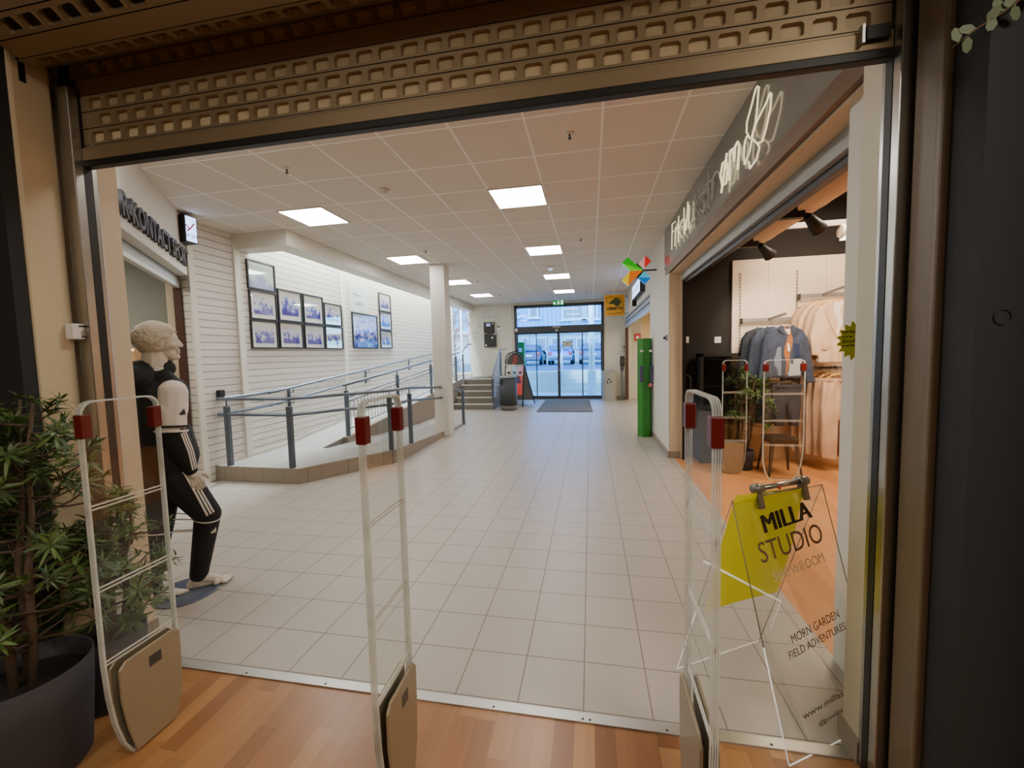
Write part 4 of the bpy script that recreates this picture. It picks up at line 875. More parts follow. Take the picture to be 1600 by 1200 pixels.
pp = MB().prism([fp(fx0+.035, .36, .004), fp(fx1-.035, .36, .004), fp(fx1-.035, .94, .004), fp(fx0+.035, .94, .004)], (0, .004, 0)).build('lower_poster', M('poster_red', (206, 62, 54), .5, var=.1), t)
MB().prism([fp(fx0+.3, .72, .008), fp(fx1-.06, .72, .008), fp(fx1-.12, .93, .008), fp(fx0+.35, .93, .008)], (0, .002, 0)).build('poster_figure', M('motif_plum', (70, 40, 70), .6), pp)
MB().prism([ap(fx0, .12), ap(fx1, .12), ap(fx1, 1.24), ap(fx0, 1.24)], (0, .012, 0)).build('back_panel', M('board_grey', (124, 124, 118), .5), t)
MB().tube([ap(fx1, 0), ap(fx1, 1.27)], .016, 8).tube([ap(fx0, 0), ap(fx0, 1.27)], .016, 8).tube([ap(cx+(fx1-fx0)/2*math.cos(a), 1.27+.40*math.sin(a)) for a in [PI*i/12 for i in range(13)]], .014, 8).build('back_frame', blackm, t)
# door mat
t = tag(MB().prism([(-1.49, 11.38, 0), (.05, 11.38, 0), (-.05, 14.35, 0), (-1.55, 14.35, 0)], (0, 0, .012)).build('door_mat', M('mat_grey', (98, 100, 98), .95, var=.18, scale=40, bump=.5, bscale=200), None, (-.75, 12.8, 0)), 'large grey door mat before the sliding doors', 'mat')
# recycling bin
o = V((.61, 14.35, 0)); t = thing('recycling_bin', 'light grey recycling bin right of the sliding doors', 'bin', o)
MB().prism([(.38, 14.2, 0), (.46, 14.1, 0), (.76, 14.1, 0), (.845, 14.2, 0), (.845, 14.55, 0), (.38, 14.55, 0)], (0, 0, .985), .008).build('body', M('bin_silver', (166, 168, 164), .4, .3, var=.05), t)
q = MB()
for k in range(3):
    a = k*2*PI/3+PI/2; c = V((.60, 14.096, .65)); u = lambda r, f: c+V((r*math.cos(a+f), 0, r*math.sin(a+f)))
    q.prism([u(.07, -.8), u(.085, -.1), u(.085, .35), u(.055, .3), u(.05, -.7)], (0, -.003, 0)); q.prism([u(.1, .25), u(.09, .75), u(.04, .45)], (0, -.003, 0))
q.build('recycling_mark', blackm, t); MB().box((.5, 14.12, .955), (.74, 14.35, .99)).build('slot', charcoal, t)
# sanitizer stand
o = V((1.03, 14.3, 0)); t = thing('sanitizer_stand', 'black hand sanitizer dispenser on a grey floor stand', 'dispenser', o)
MB().box((1.005, 14.29, .02), (1.06, 14.32, 1.15), .004).build('post', M('stand_grey', (100, 104, 104), .4, .4), t); MB().box((.93, 14.15, 0), (1.12, 14.42, .02), .004).build('base_plate', M('stand_grey', (100, 104, 104), .4, .4), t)
MB().box((.965, 14.17, 1.14), (1.11, 14.29, 1.47), .025).build('dispenser', blackm, t); MB().box((1.0, 14.166, 1.22), (1.075, 14.172, 1.4)).build('window', M('dispenser_window', (70, 60, 66), .2), t); MB().box((.98, 14.2, .98), (1.085, 14.3, 1.13), .01).build('drip_tray', charcoal, t)
t = tag(MB().box((XR-.03, 14.52, 1.72), (XR-.001, 14.62, 1.82), .005).build('door_switch', charcoal, None, (XR, 14.57, 1.72)), 'small dark switch on the wall above the sanitizer stand', 'switch')
MB().box((XR-.028, 14.5, 1.6), (XR-.001, 14.6, 1.68), .004).build('lower_button', greyp, t)

# ------------------------------------------------------------------ signs and fittings along the right wall
q0 = V((.735, 13.0, 2.71)); t = thing('hanging_sign', 'square yellow sign with a dark animal head beside the sliding doors', 'sign', q0)
yel = M('sign_yellow', (204, 146, 30), .4, var=.06, emit=(214, 150, 30), es=.12); ink = M('sign_ink', (52, 46, 18), .5)
MB().box((.44, 13.0, 2.71), (1.03, 13.1, 3.325), .006).build('panel', yel, t); y = 12.998
fr = MB(); 
for pts in ([(.515, 3.08), (.505, 3.25), (.63, 3.255), (.9, 3.225), (.955, 3.19), (.975, 3.05), (.985, 2.9), (.985, 2.81), (.94, 2.785), (.6, 2.75), (.575, 2.79)],): fr.tube([(x, y, z) for x, z in pts], .009, 6)
fr.build('printed_border', ink, t)
MB().prism([(x, y, z) for x, z in ((.56, 3.08), (.60, 3.12), (.68, 3.17), (.76, 3.225), (.80, 3.215), (.88, 3.19), (.93, 3.11), (.90, 3.04), (.845, 2.985), (.78, 2.98), (.73, 3.03), (.70, 3.05), (.62, 3.05), (.575, 3.055))], (0, -.004, 0)).build('animal_head', M('sign_green', (64, 72, 40), .5), t)
link('sign_text', text_mesh('LIREKTE', .1, (.50, y-.002, 2.875), (1, 0, 0), (0, 0, 1), width=.46, height=.085, bold=.004), ink, t)
MB().tube([(1.03, 13.05, 3.27), (XR, 13.05, 3.27)], .012, 8).tube([(1.03, 13.05, 2.76), (XR, 13.05, 2.76)], .012, 8).build('bracket', greyp, t)
# four-petal coloured sign
def xp(a, c, dy=0): p = pY(930+a/5.714, 390+c/5.714, 7.6); p.y += dy; return p
t = thing('petal_sign', 'lit sign of four faceted coloured petals in an X hanging over the corridor', 'sign', xp(425, 182))
PET = [('green_petal', (((240, 120), (290, 65), (425, 180)), (36, 190, 40)), (((240, 120), (425, 182), (315, 188)), (110, 232, 40))),
       ('red_petal', (((385, 130), (445, 55), (440, 165)), (250, 180, 175)), (((445, 55), (500, 100), (440, 165)), (232, 36, 36))),
       ('orange_petal', (((310, 190), (295, 320), (240, 270)), (250, 220, 30)), (((310, 190), (422, 186), (295, 320)), (238, 120, 22))),
       ('blue_petal', (((440, 195), (500, 250), (385, 250)), (60, 200, 246)), (((385, 250), (500, 250), (445, 305)), (20, 120, 220)))]
for nm, f1, f2 in PET:
    q = MB(); mats = []
    for k, (pts, c) in enumerate((f1, f2)):
        cxx = sum(p[0] for p in pts)/3; cyy = sum(p[1] for p in pts)/3; q.mat(k).prism([xp(*p) for p in pts], (0, .09, 0)); mats.append(M('petal_%s_%d' % (nm, k), c, .3, var=.02, emit=c, es=.35))
    q.build(nm, mats, t)
MB().tube([xp(372, 122, .045), xp(428, 182, .045), xp(378, 248, .045)], .02, 8).tube([xp(428, 182, .045), V((XR, 7.645, xp(428, 182).z))], .014, 8).build('bracket', blackm, t)
# light box and lantern further along
a, c = pX(989, 462, 1.05), pX(1001, 444, 1.05); t = thing('light_box_sign', 'pale blue lit box sign above the second shop front', 'sign', (1.08, (a.y+c.y)/2, 3.0))
zl = 2.86
MB().box((1.035, c.y, zl), (XR, a.y, zl+.32), .004).build('housing', charcoal, t); MB().box((1.03, c.y+.03, zl+.02), (1.035, a.y-.03, zl+.30)).build('lit_face', face_m, t)
link('face_text', text_mesh('KAFE', .1, (1.029, a.y-.25, zl+.09), (0, -1, 0), (0, 0, 1), width=(a.y-c.y)-.5, height=.14, ext=.001), M('face_ink', (90, 110, 130), .5), t)
p = pX(989, 472, 1.06); t = thing('wall_lantern', 'small brass wall lantern under the lit box sign', 'lantern', p); MB().box(p-V((.03, .07, .1)), p+V((XR-p.x, .07, .1)), .01).build('housing', blackm, t); MB().box(p-V((.035, .04, .08)), p+V((-.02, .04, .08)), .004).build('lamp_glass', M('lantern_glow', (250, 224, 150), .3, emit=(255, 220, 140), es=1.), t)
t = thing('roller_shutter', 'grey ribbed roller shutter over the second shop front', 'shutter', (1.22, 11.3, 2.42)); q = MB()
for i in range(5): q.box((1.16+.02*(i % 2), 8.44, 2.46+i*.06), (1.22, 14.4, 2.505+i*.06))
q.build('curtain', shutter_grey, t); MB().box((1.15, 8.44, 2.40), (1.23, 14.4, 2.462), .004).build('bottom_bar', M('shutter_bar', (196, 198, 196)), t); MB().box((1.15, 14.37, 0), (1.25, 14.419, 2.46)).build('guide_rail', M('rail_brown', (88, 62, 50)), t)
p = pY(996, 527, YF); t = tag(MB().box((p.x-.1, YF-.05, p.z-.12), (p.x+.1, YF-.001, p.z+.12), .01).build('fire_alarm', M('alarm_red', (200, 40, 30), .4), None, (p.x, YF, p.z-.12)), 'small red fire alarm box inside the second shop front', 'alarm'); MB().box((p.x-.05, YF-.055, p.z-.05), (p.x+.05, YF-.05, p.z+.05)).build('alarm_glass', whitep, t)
# green hexagonal display pillar
o = V((1.0, 8.16, 0)); t = thing('display_pillar', 'green hexagonal display pillar with packages standing by the white pier', 'display pillar', o); R_ = .135
hx = [(o.x+R_*math.cos(a), o.y+R_*math.sin(a)) for a in [PI/6-.35+PI*i/3 for i in range(6)]]
grn = M('pillar_green', (44, 128, 40), .4, var=.07); MB().prism([(x, y_, 0) for x, y_ in hx], (0, 0, 1.845), .004).build('body', grn, t)
def onp(x, y): return pY(x, y, 8.035)
q = MB()
for x in (1002.5, 1017): p = onp(x, 548.5); q.box(p-V((.03, .012, .02)), p+V((.03, .02, .02)), .004)
q.build('clip', whitep, t)
q = MB(); pk = M('package_slate', (74, 78, 104), .4, var=.3, scale=30)
for x in (1002, 1018.5): p = onp(x, 584); q.box(p-V((.035, .04, .15)), p+V((.03, .02, .15)), .008)
q.build('hanging_package', pk, t); p = onp(1016, 602); MB().box(p-V((.03, .05, .035)), p+V((.03, .02, .04)), .012, Matrix.Rotation(.7, 3, 'Y')).build('pink_package', M('pack_pink', (200, 110, 120), .5, var=.2), t)
p = pX(1042, 528, XR); t = tag(MB().box(p-V((.02, .05, .045)), p+V((0, .05, .045)), .004).build('wall_socket', greyp, None, p), 'small grey switch box on the white pier right of the green pillar', 'switch'); MB().box(p-V((.05, .02, .02)), p-V((.02, -.03, -.02)), .004).build('knob', charcoal, t)

# ------------------------------------------------------------------ neon lettering on the fascia
neon = M('neon_warm', (255, 240, 205), .3, emit=(255, 232, 186), es=1.1); neon_off = M('neon_unlit', (216, 210, 198), .35)
t = thing('neon_sign', 'thin lit Frik Wickstrøm lettering with a leaf emblem on the dark fascia', 'sign', (XR, 4.5, 3.0)); XF = XR-.03
def wtube(pts_list, r, mat, nm):
    q = MB()
    for pts in pts_list: q.tube([V((XF, *p)) for p in pts], r, 6)
    q.build(nm, mat, t)
def word(strokes, px0, mat, nm, r=.011):
    wtube([[(lambda w: (w.y, w.z))(pX(1035+x/6, 200+y/6, XF)) for x, y in st] for st in strokes], r, mat, nm)
word([[(88, 1140), (92, 900)], [(92, 900), (122, 875)], [(90, 985), (105, 965)], [(116, 1110), (122, 935), (140, 920), (132, 960)], [(150, 1072), (152, 825)], [(190, 855), (150, 955), (184, 1030)], [(205, 995), (203, 748)], [(222, 960), (240, 690)], [(226, 850), (206, 990)], [(245, 945), (250, 720)]], 0, neon, 'lit_letter', .0065)
word([[(300, 740), (270, 760), (262, 870), (285, 912), (308, 870)], [(306, 830), (312, 585)], [(345, 640), (310, 745), (352, 820)], [(405, 590), (380, 600), (352, 660), (395, 690), (400, 740), (380, 790), (352, 760)], [(435, 715), (438, 390)], [(412, 530), (470, 480)], [(470, 670), (475, 470), (510, 400), (535, 420), (545, 480)]], 0, neon_off, 'unlit_letter', .008)
word([[(600, 300), (565, 330), (545, 440), (560, 540), (595, 520), (612, 400), (598, 300)], [(605, 235), (552, 610)], [(628, 490), (635, 215), (660, 195), (672, 310)], [(672, 310), (680, 180), (705, 130), (722, 160), (706, 390)]], 0, neon, 'lit_letter', .009)
def lf(x, y): w = pX(960+x/3.333, 80+y/3.333, XF); return (w.y, w.z)
wtube([[lf(*p) for p in st] for st in ([(745, 182), (735, 200), (715, 280), (690, 370), (688, 420), (705, 455)], [(752, 185), (745, 280), (735, 370), (715, 450)], [(812, 215), (790, 270), (755, 340), (735, 380)], [(818, 220), (812, 300), (790, 400), (770, 470), (745, 480), (715, 455)], [(735, 380), (720, 440), (705, 520), (680, 590)], [(690, 442), (680, 470), (674, 540), (678, 590)], [(745, 482), (755, 500), (742, 560), (705, 612)], [(700, 575), (705, 612)])], .006, neon, 'leaf_emblem')

# ------------------------------------------------------------------ clothes shop
t = thing('roller_shutter', 'grey shutter box and rails over the clothes shop opening', 'shutter', (1.36, 4, 2.56))
MB().box((1.30, 1.9, 2.61), (1.42, 6.42, 2.72), .004).build('shutter_box', M('box_grey', (150, 154, 150), .4, .2), t); MB().box((1.34, 1.9, 2.56), (1.40, 6.42, 2.61), .003).build('bottom_bar', M('shutter_dark_bar', (50, 46, 44), .4, .3), t)
MB().box((1.315, 6.38, 0), (1.36, 6.418, 2.6), .003).build('guide_rail', M('rail_dark', (44, 38, 36), .35, .5), t)
struct('wall_shop_jamb', MB().box((1.21, 2.17, 0), (1.34, 2.3, 2.72)), white_wall)
for x, lb_t, z1 in ((2.11, 'slotted wall upright left of the denim jackets', 2.68), (2.838, 'slotted wall upright between the denim jackets and the blazers', 2.68), (3.58, 'slotted wall upright at the right edge behind the blazers', 2.68)):
    tt = thing('slotted_upright', lb_t, 'wall upright', (x, YB-.02, .4), 'slotted wall uprights'); MB().box((x-.014, YB-.03, .4), (x+.014, YB-.02, z1)).build('channel', M('upright_pale', (206, 190, 172), .4, .2), tt)
    q = MB(); z = .44
    while z < z1-.03: q.box((x-.006, YB-.032, z), (x+.006, YB-.03, z+.026)); z += .045
    q.build('slot', slot_m, tt)
def wrail(x0, x1, z, lb_t, arm):
    tt = thing('garment_rail', lb_t, 'clothes rail', ((x0+x1)/2, YB-.1, z), 'wall garment rails'); MB().box((x0, YB-.11, z-.025), (x1, YB-.095, z+.025), .003).build('cross_bar', rail_m, tt)
    for x in (x0+.006, x1-.006): MB().box((x-.006, YB-.11, z-.05), (x+.006, YB-.03, z+.03)).build('bracket', slot_m, tt)
    if arm: MB().box((arm-.012, YB-.62, z-.01), (arm+.012, YB-.1, z+.02), .004, Matrix.Rotation(-.06, 3, 'X'), (arm, YB-.1, z)).build('arm', rail_m, tt)
wrail(2.11, 2.838, 2.005, 'grey wall rail carrying the denim jackets', 2.46); wrail(2.838, 3.58, 2.31, 'grey wall rail carrying the beige blazers', 3.12); wrail(2.838, 3.58, 1.31, 'dark wall rail carrying the beige trousers', 3.12)
wrail(2.11, 2.838, 1.24, 'grey wall rail carrying the jeans behind the denim jackets', 2.5)
def hanger(lb_t, x, y, z, w, wood, grp):
    o = V((x, y, z)); tt = thing('clothes_hanger', lb_t, 'hanger', o, grp); mt = M('hanger_wood', (206, 156, 92), .45, var=.12, scale=20) if wood else M('hanger_white', (220, 216, 206), .4)
    MB().tube([o+V((-w, 0, -.07)), o+V((-w*.5, 0, -.02)), o, o+V((w*.5, 0, -.02)), o+V((w, 0, -.07))], .012 if wood else .006, 8).build('bar', mt, tt)
    MB().tube([o, o+V((0, 0, .05))]+[o+V((.022*math.cos(a)-.0, .0, .075+.022*math.sin(a))) for a in [-PI/2+PI*1.4*i/8 for i in range(9)]], .0035, 6).build('hook', steel, tt); return tt
def cloth(name, lb_t, cat, polys, y, th, mat, base, grp=None, vox=.012, it=5):
    q = MB()
    for pts, dy in polys: q.prism([(x, y+dy-th/2, z) for x, z in pts], (0, th, 0))
    me = organic(q, vox, it, .5); ph = sum(ord(k) for k in lb_t)
    for v in me.vertices: v.co.y += .006*math.sin(v.co.x*62+ph+2.5*math.sin(v.co.z*4+ph))+.004*math.sin(v.co.x*21-v.co.z*17+ph)
    return tag(link(name, me, mat, None, base, True), lb_t, cat, grp)
def plate(par, nm, pts, y, mat, th=.006): return MB().prism([(x, y, z) for x, z in pts], (0, th, 0), .0015).build(nm, mat, par)
dn = [M('denim_mid', (52, 60, 78), .85, var=.5, scale=12, bump=.3, bscale=40), M('denim_dark', (50, 58, 74), .8, var=.35, scale=10, bump=.3, bscale=40), M('denim_black', (40, 44, 54), .8, var=.3, scale=10, bump=.3, bscale=40)]
for i, (dx, y, lb_t) in enumerate(((0, 5.96, 'front denim jacket with patches and a brown lining, facing the opening'), (-.10, 6.1, 'darker denim jacket hanging second, behind the front one'), (-.17, 6.24, 'darkest denim jacket hanging rearmost against the wall'))):
    c = 2.47+dx
    body = [(c-.07, 1.885), (c-.19, 1.83), (c-.215, 1.74), (c-.19, 1.22), (c+.19, 1.21), (c+.215, 1.74), (c+.19, 1.83), (c+.07, 1.885)]
    sl_ = [(c-.18, 1.83), (c-.245, 1.74), (c-.31, 1.20), (c-.21, 1.18), (c-.16, 1.6)]; sr_ = [(c+.18, 1.83), (c+.25, 1.72), (c+.345, 1.16), (c+.25, 1.14), (c+.16, 1.6)]
    jk = cloth('denim_jacket', lb_t, 'jacket', [(body, 0), (sl_, .02), (sr_, -.01)], y, .10, dn[i], (c, y, 1.21), 'denim jackets on the wall rail')
    hanger('white hanger of the %s denim jacket' % ('front', 'second', 'rearmost')[i], c, y, 1.90, .16, False, 'hangers of the denim jackets')
    plate(jk, 'collar', [(c-.075, 1.90), (c-.10, 1.84), (c-.02, 1.76), (c-.035, 1.86)], y-.062, dn[1]); plate(jk, 'collar', [(c+.075, 1.90), (c+.11, 1.83), (c+.06, 1.76), (c+.035, 1.86)], y-.062, dn[0])
    if i == 0:
        plate(jk, 'lining', [(c-.03, 1.885), (c-.03, 1.72), (c-.02, 1.3), (c+.005, 1.25), (c+.05, 1.45), (c+.075, 1.70), (c+.045, 1.885)], y-.052, M('lining_brown', (150, 92, 52), .8, var=.15))
        plate(jk, 'neck_label', [(c-.02, 1.845), (c-.015, 1.78), (c+.04, 1.78), (c+.045, 1.845)], y-.058, M('label_cream', (222, 204, 176), .6)); plate(jk, 'price_tag', [(c+.01, 1.66), (c+.015, 1.56), (c+.045, 1.56), (c+.03, 1.66)], y-.060, paper)
        plate(jk, 'navy_pocket', [(c+.09, 1.66), (c+.19, 1.65), (c+.19, 1.49), (c+.09, 1.48)], y-.056, M('patch_navy', (30, 42, 78), .85, var=.2)); plate(jk, 'pale_patch', [(c+.05, 1.46), (c+.18, 1.46), (c+.185, 1.25), (c+.03, 1.24)], y-.055, M('patch_pale', (160, 162, 160), .85, var=.15))
        plate(jk, 'pale_patch', [(c-.15, 1.60), (c-.06, 1.62), (c-.05, 1.25), (c-.12, 1.25)], y-.054, M('patch_slate', (104, 116, 134), .85, var=.2))
bz = [M('blazer_beige', (200, 168, 140), .8, var=.06, scale=6, bump=.15, bscale=80), M('blazer_dark', (180, 146, 118), .8, var=.08, scale=6, bump=.15, bscale=80)]  # second beige is darker: alternate garments, waistbands, pocket flap
for i in range(4):
    c = 3.06-.038*i; y = 5.98+.11*i; od = ('front', 'second', 'third', 'rearmost')[i]
    body = [(c-.08, 2.19), (c-.2, 2.10), (c-.215, 1.95), (c-.185, 1.7), (c-.2, 1.40), (c+.2, 1.39), (c+.19, 1.7), (c+.215, 1.95), (c+.2, 2.10), (c+.08, 2.19)]
    sl_ = [(c-.185, 2.11), (c-.245, 2.0), (c-.29, 1.72), (c-.275, 1.50), (c-.18, 1.49), (c-.165, 1.8)]; sr_ = [(c+.19, 2.11), (c+.25, 2.0), (c+.29, 1.72), (c+.27, 1.5), (c+.18, 1.5), (c+.165, 1.8)]
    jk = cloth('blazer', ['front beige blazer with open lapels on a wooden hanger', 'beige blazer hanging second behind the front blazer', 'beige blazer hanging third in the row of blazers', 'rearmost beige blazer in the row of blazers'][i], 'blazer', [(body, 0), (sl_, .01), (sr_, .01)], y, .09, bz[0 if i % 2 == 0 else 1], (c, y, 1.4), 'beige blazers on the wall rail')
    hanger('wooden hanger of the %s blazer' % od, c, y, 2.205, .17, True, 'hangers of the blazers')
    if i == 0:
        plate(jk, 'lining', [(c-.05, 2.16), (c-.045, 1.95), (c+.0, 1.72), (c+.07, 1.95), (c+.075, 2.16)], y-.048, M('lining_pale', (226, 210, 196), .6))
        plate(jk, 'lapel', [(c-.07, 2.18), (c-.12, 2.04), (c-.125, 1.98), (c+.0, 1.70), (c-.03, 1.95)], y-.056, bz[0]); plate(jk, 'lapel', [(c+.085, 2.18), (c+.14, 2.04), (c+.14, 1.98), (c+.01, 1.70), (c+.06, 1.95)], y-.056, bz[0])
        plate(jk, 'pocket_flap', [(c-.165, 1.62), (c-.165, 1.565), (c-.06, 1.57), (c-.06, 1.62)], y-.052, bz[1]); plate(jk, 'price_tag', [(c+.01, 1.98), (c+.01, 1.86), (c+.035, 1.86), (c+.035, 1.98)], y-.058, paper)
for i in range(5):
    c = 3.10-.045*i; y = 5.95+.10*i
    body = [(c-.19, 1.20), (c+.18, 1.20), (c+.2, .9), (c+.215, .18), (c+.035, .17), (c+.0, .85), (c-.015, .15), (c-.20, .17), (c-.215, .85)]
    body2 = [(c-.19, 1.20), (c-.005, 1.2), (c-.0, .85), (c-.02, .15), (c-.19, .17), (c-.21, .85)]; body3 = [(c+.005, 1.2), (c+.18, 1.2), (c+.205, .85), (c+.21, .18), (c+.04, .17), (c+.01, .85)]
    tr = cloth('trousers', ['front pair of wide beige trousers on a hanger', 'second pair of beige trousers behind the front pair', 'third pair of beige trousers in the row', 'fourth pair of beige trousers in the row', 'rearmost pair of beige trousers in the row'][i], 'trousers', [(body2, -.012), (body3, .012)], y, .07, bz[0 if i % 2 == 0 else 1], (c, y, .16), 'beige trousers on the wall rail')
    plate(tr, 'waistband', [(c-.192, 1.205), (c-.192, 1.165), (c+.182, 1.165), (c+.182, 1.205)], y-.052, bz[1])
    hanger('wooden hanger of the %s pair of beige trousers' % ('front', 'second', 'third', 'fourth', 'rearmost')[i], c, y, 1.26, .15, True, 'hangers of the trousers')
for i in range(3):
    c = 2.52-.07*i; y = 6.0+.12*i
    b1 = [(c-.18, 1.12), (c-.0, 1.12), (c-.01, .86), (c-.03, .58), (c-.13, .57), (c-.17, .85)]; b2 = [(c+.0, 1.12), (c+.17, 1.12), (c+.17, .85), (c+.15, .57), (c+.05, .58), (c+.01, .86)]
    jn = cloth('jeans', ['front pair of dark jeans hanging under the denim jackets', 'faded grey jeans hanging second under the denim jackets', 'rearmost dark jeans hanging under the denim jackets'][i], 'jeans', [(b1, 0), (b2, 0)], y, .06, [dn[2], M('denim_grey', (112, 108, 104), .8, var=.3, scale=10), dn[1]][i], (c, y, .57), 'jeans under the denim jackets')
    plate(jn, 'waistband', [(c-.182, 1.13), (c-.182, 1.09), (c+.172, 1.09), (c+.172, 1.13)], y-.042, dn[2])
    hanger('white hanger of the %s pair of jeans' % ('front', 'second', 'rearmost')[i], c, y, 1.17, .14, False, 'hangers of the jeans')
# metal stool
o = V((2.36, 5.78, 0)); t = thing('metal_stool', 'dark metal stool with splayed legs under the denim jackets', 'stool', o); mt = M('gunmetal', (84, 76, 68), .35, .7, var=.1)
MB().box((o.x-.165, o.y-.16, .45), (o.x+.165, o.y+.16, .485), .014).box((o.x-.155, o.y-.15, .41), (o.x+.155, o.y+.15, .452), .006).build('seat', mt, t)
for sx_ in (-1, 1):
    for sy_ in (-1, 1):
        a0 = o+V((sx_*.145, sy_*.14, .44)); a1 = o+V((sx_*.195, sy_*.19, 0)); q = MB(); w0, w1 = .042, .022
        q.prism([a0+V((-w0*sx_, 0, 0)), a0, a1, a1+V((-w1*sx_, 0, 0))], (0, -.004*sy_, 0)); q.prism([a0+V((0, -w0*sy_, 0)), a0, a1, a1+V((0, -w1*sy_, 0))], (-.004*sx_, 0, 0)); q.build('leg', mt, t)
# black glass cabinet
a, c = pY(1093, 553, 6.3), pY(1146, 553, 6.3); t = thing('display_cabinet', 'tall black glass cabinet against the dark wall of the clothes shop', 'cabinet', ((a.x+c.x)/2, 6.3, 0)); x0, x1, zt = a.x, c.x+.06, a.z
q = MB()
for lo, hi in (((x0, 6.2, 0), (x0+.03, 6.5, zt)), ((x1-.03, 6.2, 0), (x1, 6.5, zt)), ((x0, 6.2, zt-.04), (x1, 6.5, zt)), ((x0, 6.2, 0), (x1, 6.5, .12)), ((x0, 6.47, 0), (x1, 6.5, zt))): q.box(lo, hi)
q.build('case', blackm, t)
for z in (.5, .85, 1.2): MB().box((x0+.03, 6.22, z), (x1-.03, 6.47, z+.02)).build('shelf_board', charcoal, t)
MB().box((x0+.03, 6.205, .12), (x1-.03, 6.212, zt-.04)).build('door_glass', glass('cabinet_glass', (150, 145, 140), .2, .03), t)
for px_, lb_t in ((1121, 'white light switch on the dark shop wall beside the panel'), (1071, 'white switch at the left end of the dark shop wall')):
    p = pY(px_, 531, YB+.03); t = tag(MB().box((p.x-.045, YB+.012, p.z-.045), (p.x+.045, YB+.029, p.z+.045), .005).build('light_switch', whitep, None, p), lb_t, 'light switch', 'light switches of the clothes shop'); MB().box((p.x-.025, YB+.007, p.z-.025), (p.x+.025, YB+.012, p.z+.025), .002).build('rocker', paper, t)
p0_, p1_ = pY(1068, 583, 6.45), pY(1079, 612, 6.45); t = tag(MB().tube([V((p0_.x-.05, 6.5, p0_.z)), p0_, V((p1_.x, 6.45, p0_.z-.06)), V((p1_.x, 6.45, p1_.z)), V((p1_.x, 6.55, p1_.z))], .008, 8).build('grab_rail', rail_m, None, p1_), 'thin pale bent rail on the dark shop wall', 'rail')
# starburst price sign taped to the shop's near jamb
sc_ = pY(1340, 532, 2.16); q = MB(); n = 17; pts = []
for i in range(n*2): a = PI*i/n; r_ = .092 if i % 2 == 0 else .070; pts.append((sc_.x+r_*math.cos(a)*.95, 2.16, sc_.z+r_*math.sin(a)*1.02))
t = tag(q.prism(pts, (0, .003, 0)).build('star_sign', M('star_lime', (206, 212, 36), .6, var=.04, trans=.3), None, sc_), 'lime green starburst sign with handwriting half hidden by the right pier', 'sign'); ik = M('marker_ink', (40, 40, 20), .6)
for k, (s_, z, w) in enumerate((('Lørdag', .03, .045), ('med et', .012, .035), ('Smuk', -.012, .05), ('er nyheder', -.03, .05))): link('handwriting', text_mesh(s_, .02, (sc_.x-.064, 2.158, sc_.z+z), (1, 0, .06), (0, 0, 1), width=w*1.2, shear=.2, ext=.0006), ik, t)
MB().box((sc_.x+.04, 2.1615, sc_.z-.03), (sc_.x+.085, 2.1699, sc_.z+.03)).build('tape', paper, t)
# ceiling of the shop: fabric duct, spot track, lamp
t = thing('fabric_duct', 'cream fabric air duct with rounded end under the shop ceiling', 'duct', (2.1, 4.5, 3.0)); fab = M('duct_fabric', (224, 196, 164), .8, var=.04, bump=.1)
q = MB(); DX, DZ_, DR = 2.12, 3.17, .235
q.lathe([(.001, 6.28), (DR*.5, 6.25), (DR*.85, 6.15), (DR, 6.0), (DR, 1.95)], (DX, 0, DZ_), 32, 'y', caps=False); q.build('tube', fab, t); q = MB()
for y in (2.2, 3.4, 4.6, 5.8): q.lathe([(DR+.004, y), (DR+.007, y+.012), (DR+.004, y+.025)], (DX, 0, DZ_), 32, 'y', caps=False)
q.build('seam_band', M('duct_seam', (206, 178, 146), .8), t)
for y in (2.8, 5.2): MB().tube([(DX, y, DZ_+DR-.01), (DX, y, 3.62)], .006, 6).build('suspension_rod', rail_m, t)
t = thing('spotlight_track', 'thin black lighting track above the clothes shop opening', 'track', (1.76, 4.5, 2.9)); MB().box((1.745, 2.0, 2.88), (1.775, 6.2, 2.91)).build('rail', blackm, t)
for y in (2.6, 5.9): MB().tube([(1.76, y, 2.91), (1.76, y, 3.63)], .006, 6).build('suspension_rod', blackm, t)
for (x, y, lb_t) in ((1.76, 4.1, 'larger black track spotlight nearer the opening'), (1.76, 5.1, 'black track spotlight further back near the dark wall')):
    o = V((x, y, 2.88)); t = thing('spotlight', lb_t, 'spotlight', o, 'track spotlights'); MB().box((x-.17, y-.035, 2.72), (x+.07, y+.035, 2.78), .006).box((x-.02, y-.015, 2.78), (x+.015, y+.015, 2.89)).build('driver_box', blackm, t)
    MB().tube([(x+.05, y, 2.76), (x+.11, y, 2.75), (x+.13, y, 2.70)], .012, 8).build('yoke', blackm, t); hd = V((.75, .5, -.55)).normalized(); c = V((x+.14, y, 2.68))
    MB().tube([c-hd*.09, c-hd*.08, c+hd*.02, c+hd*.1], [.025, .035, .05, .068], 20).build('lamp_head', blackm, t)
    MB().tube([c+hd*.101, c+hd*.102], .05, 20).build('lens', M('spot_lens', (255, 236, 200), .3, emit=(255, 224, 180), es=6.), t)
t = thing('suspended_lamp', 'suspended white tube lamp at the right edge of the shop', 'lamp', (3.1, 5.5, 2.9)); MB().box((1.95, 5.48, 2.99), (3.6, 5.52, 3.05)).build('hanging_bar', rail_m, t)
for x in (2.5, 3.0): MB().tube([(x, 5.5, 3.05), (x, 5.5, 3.63)], .012, 8).build('suspension_rod', rail_m, t)
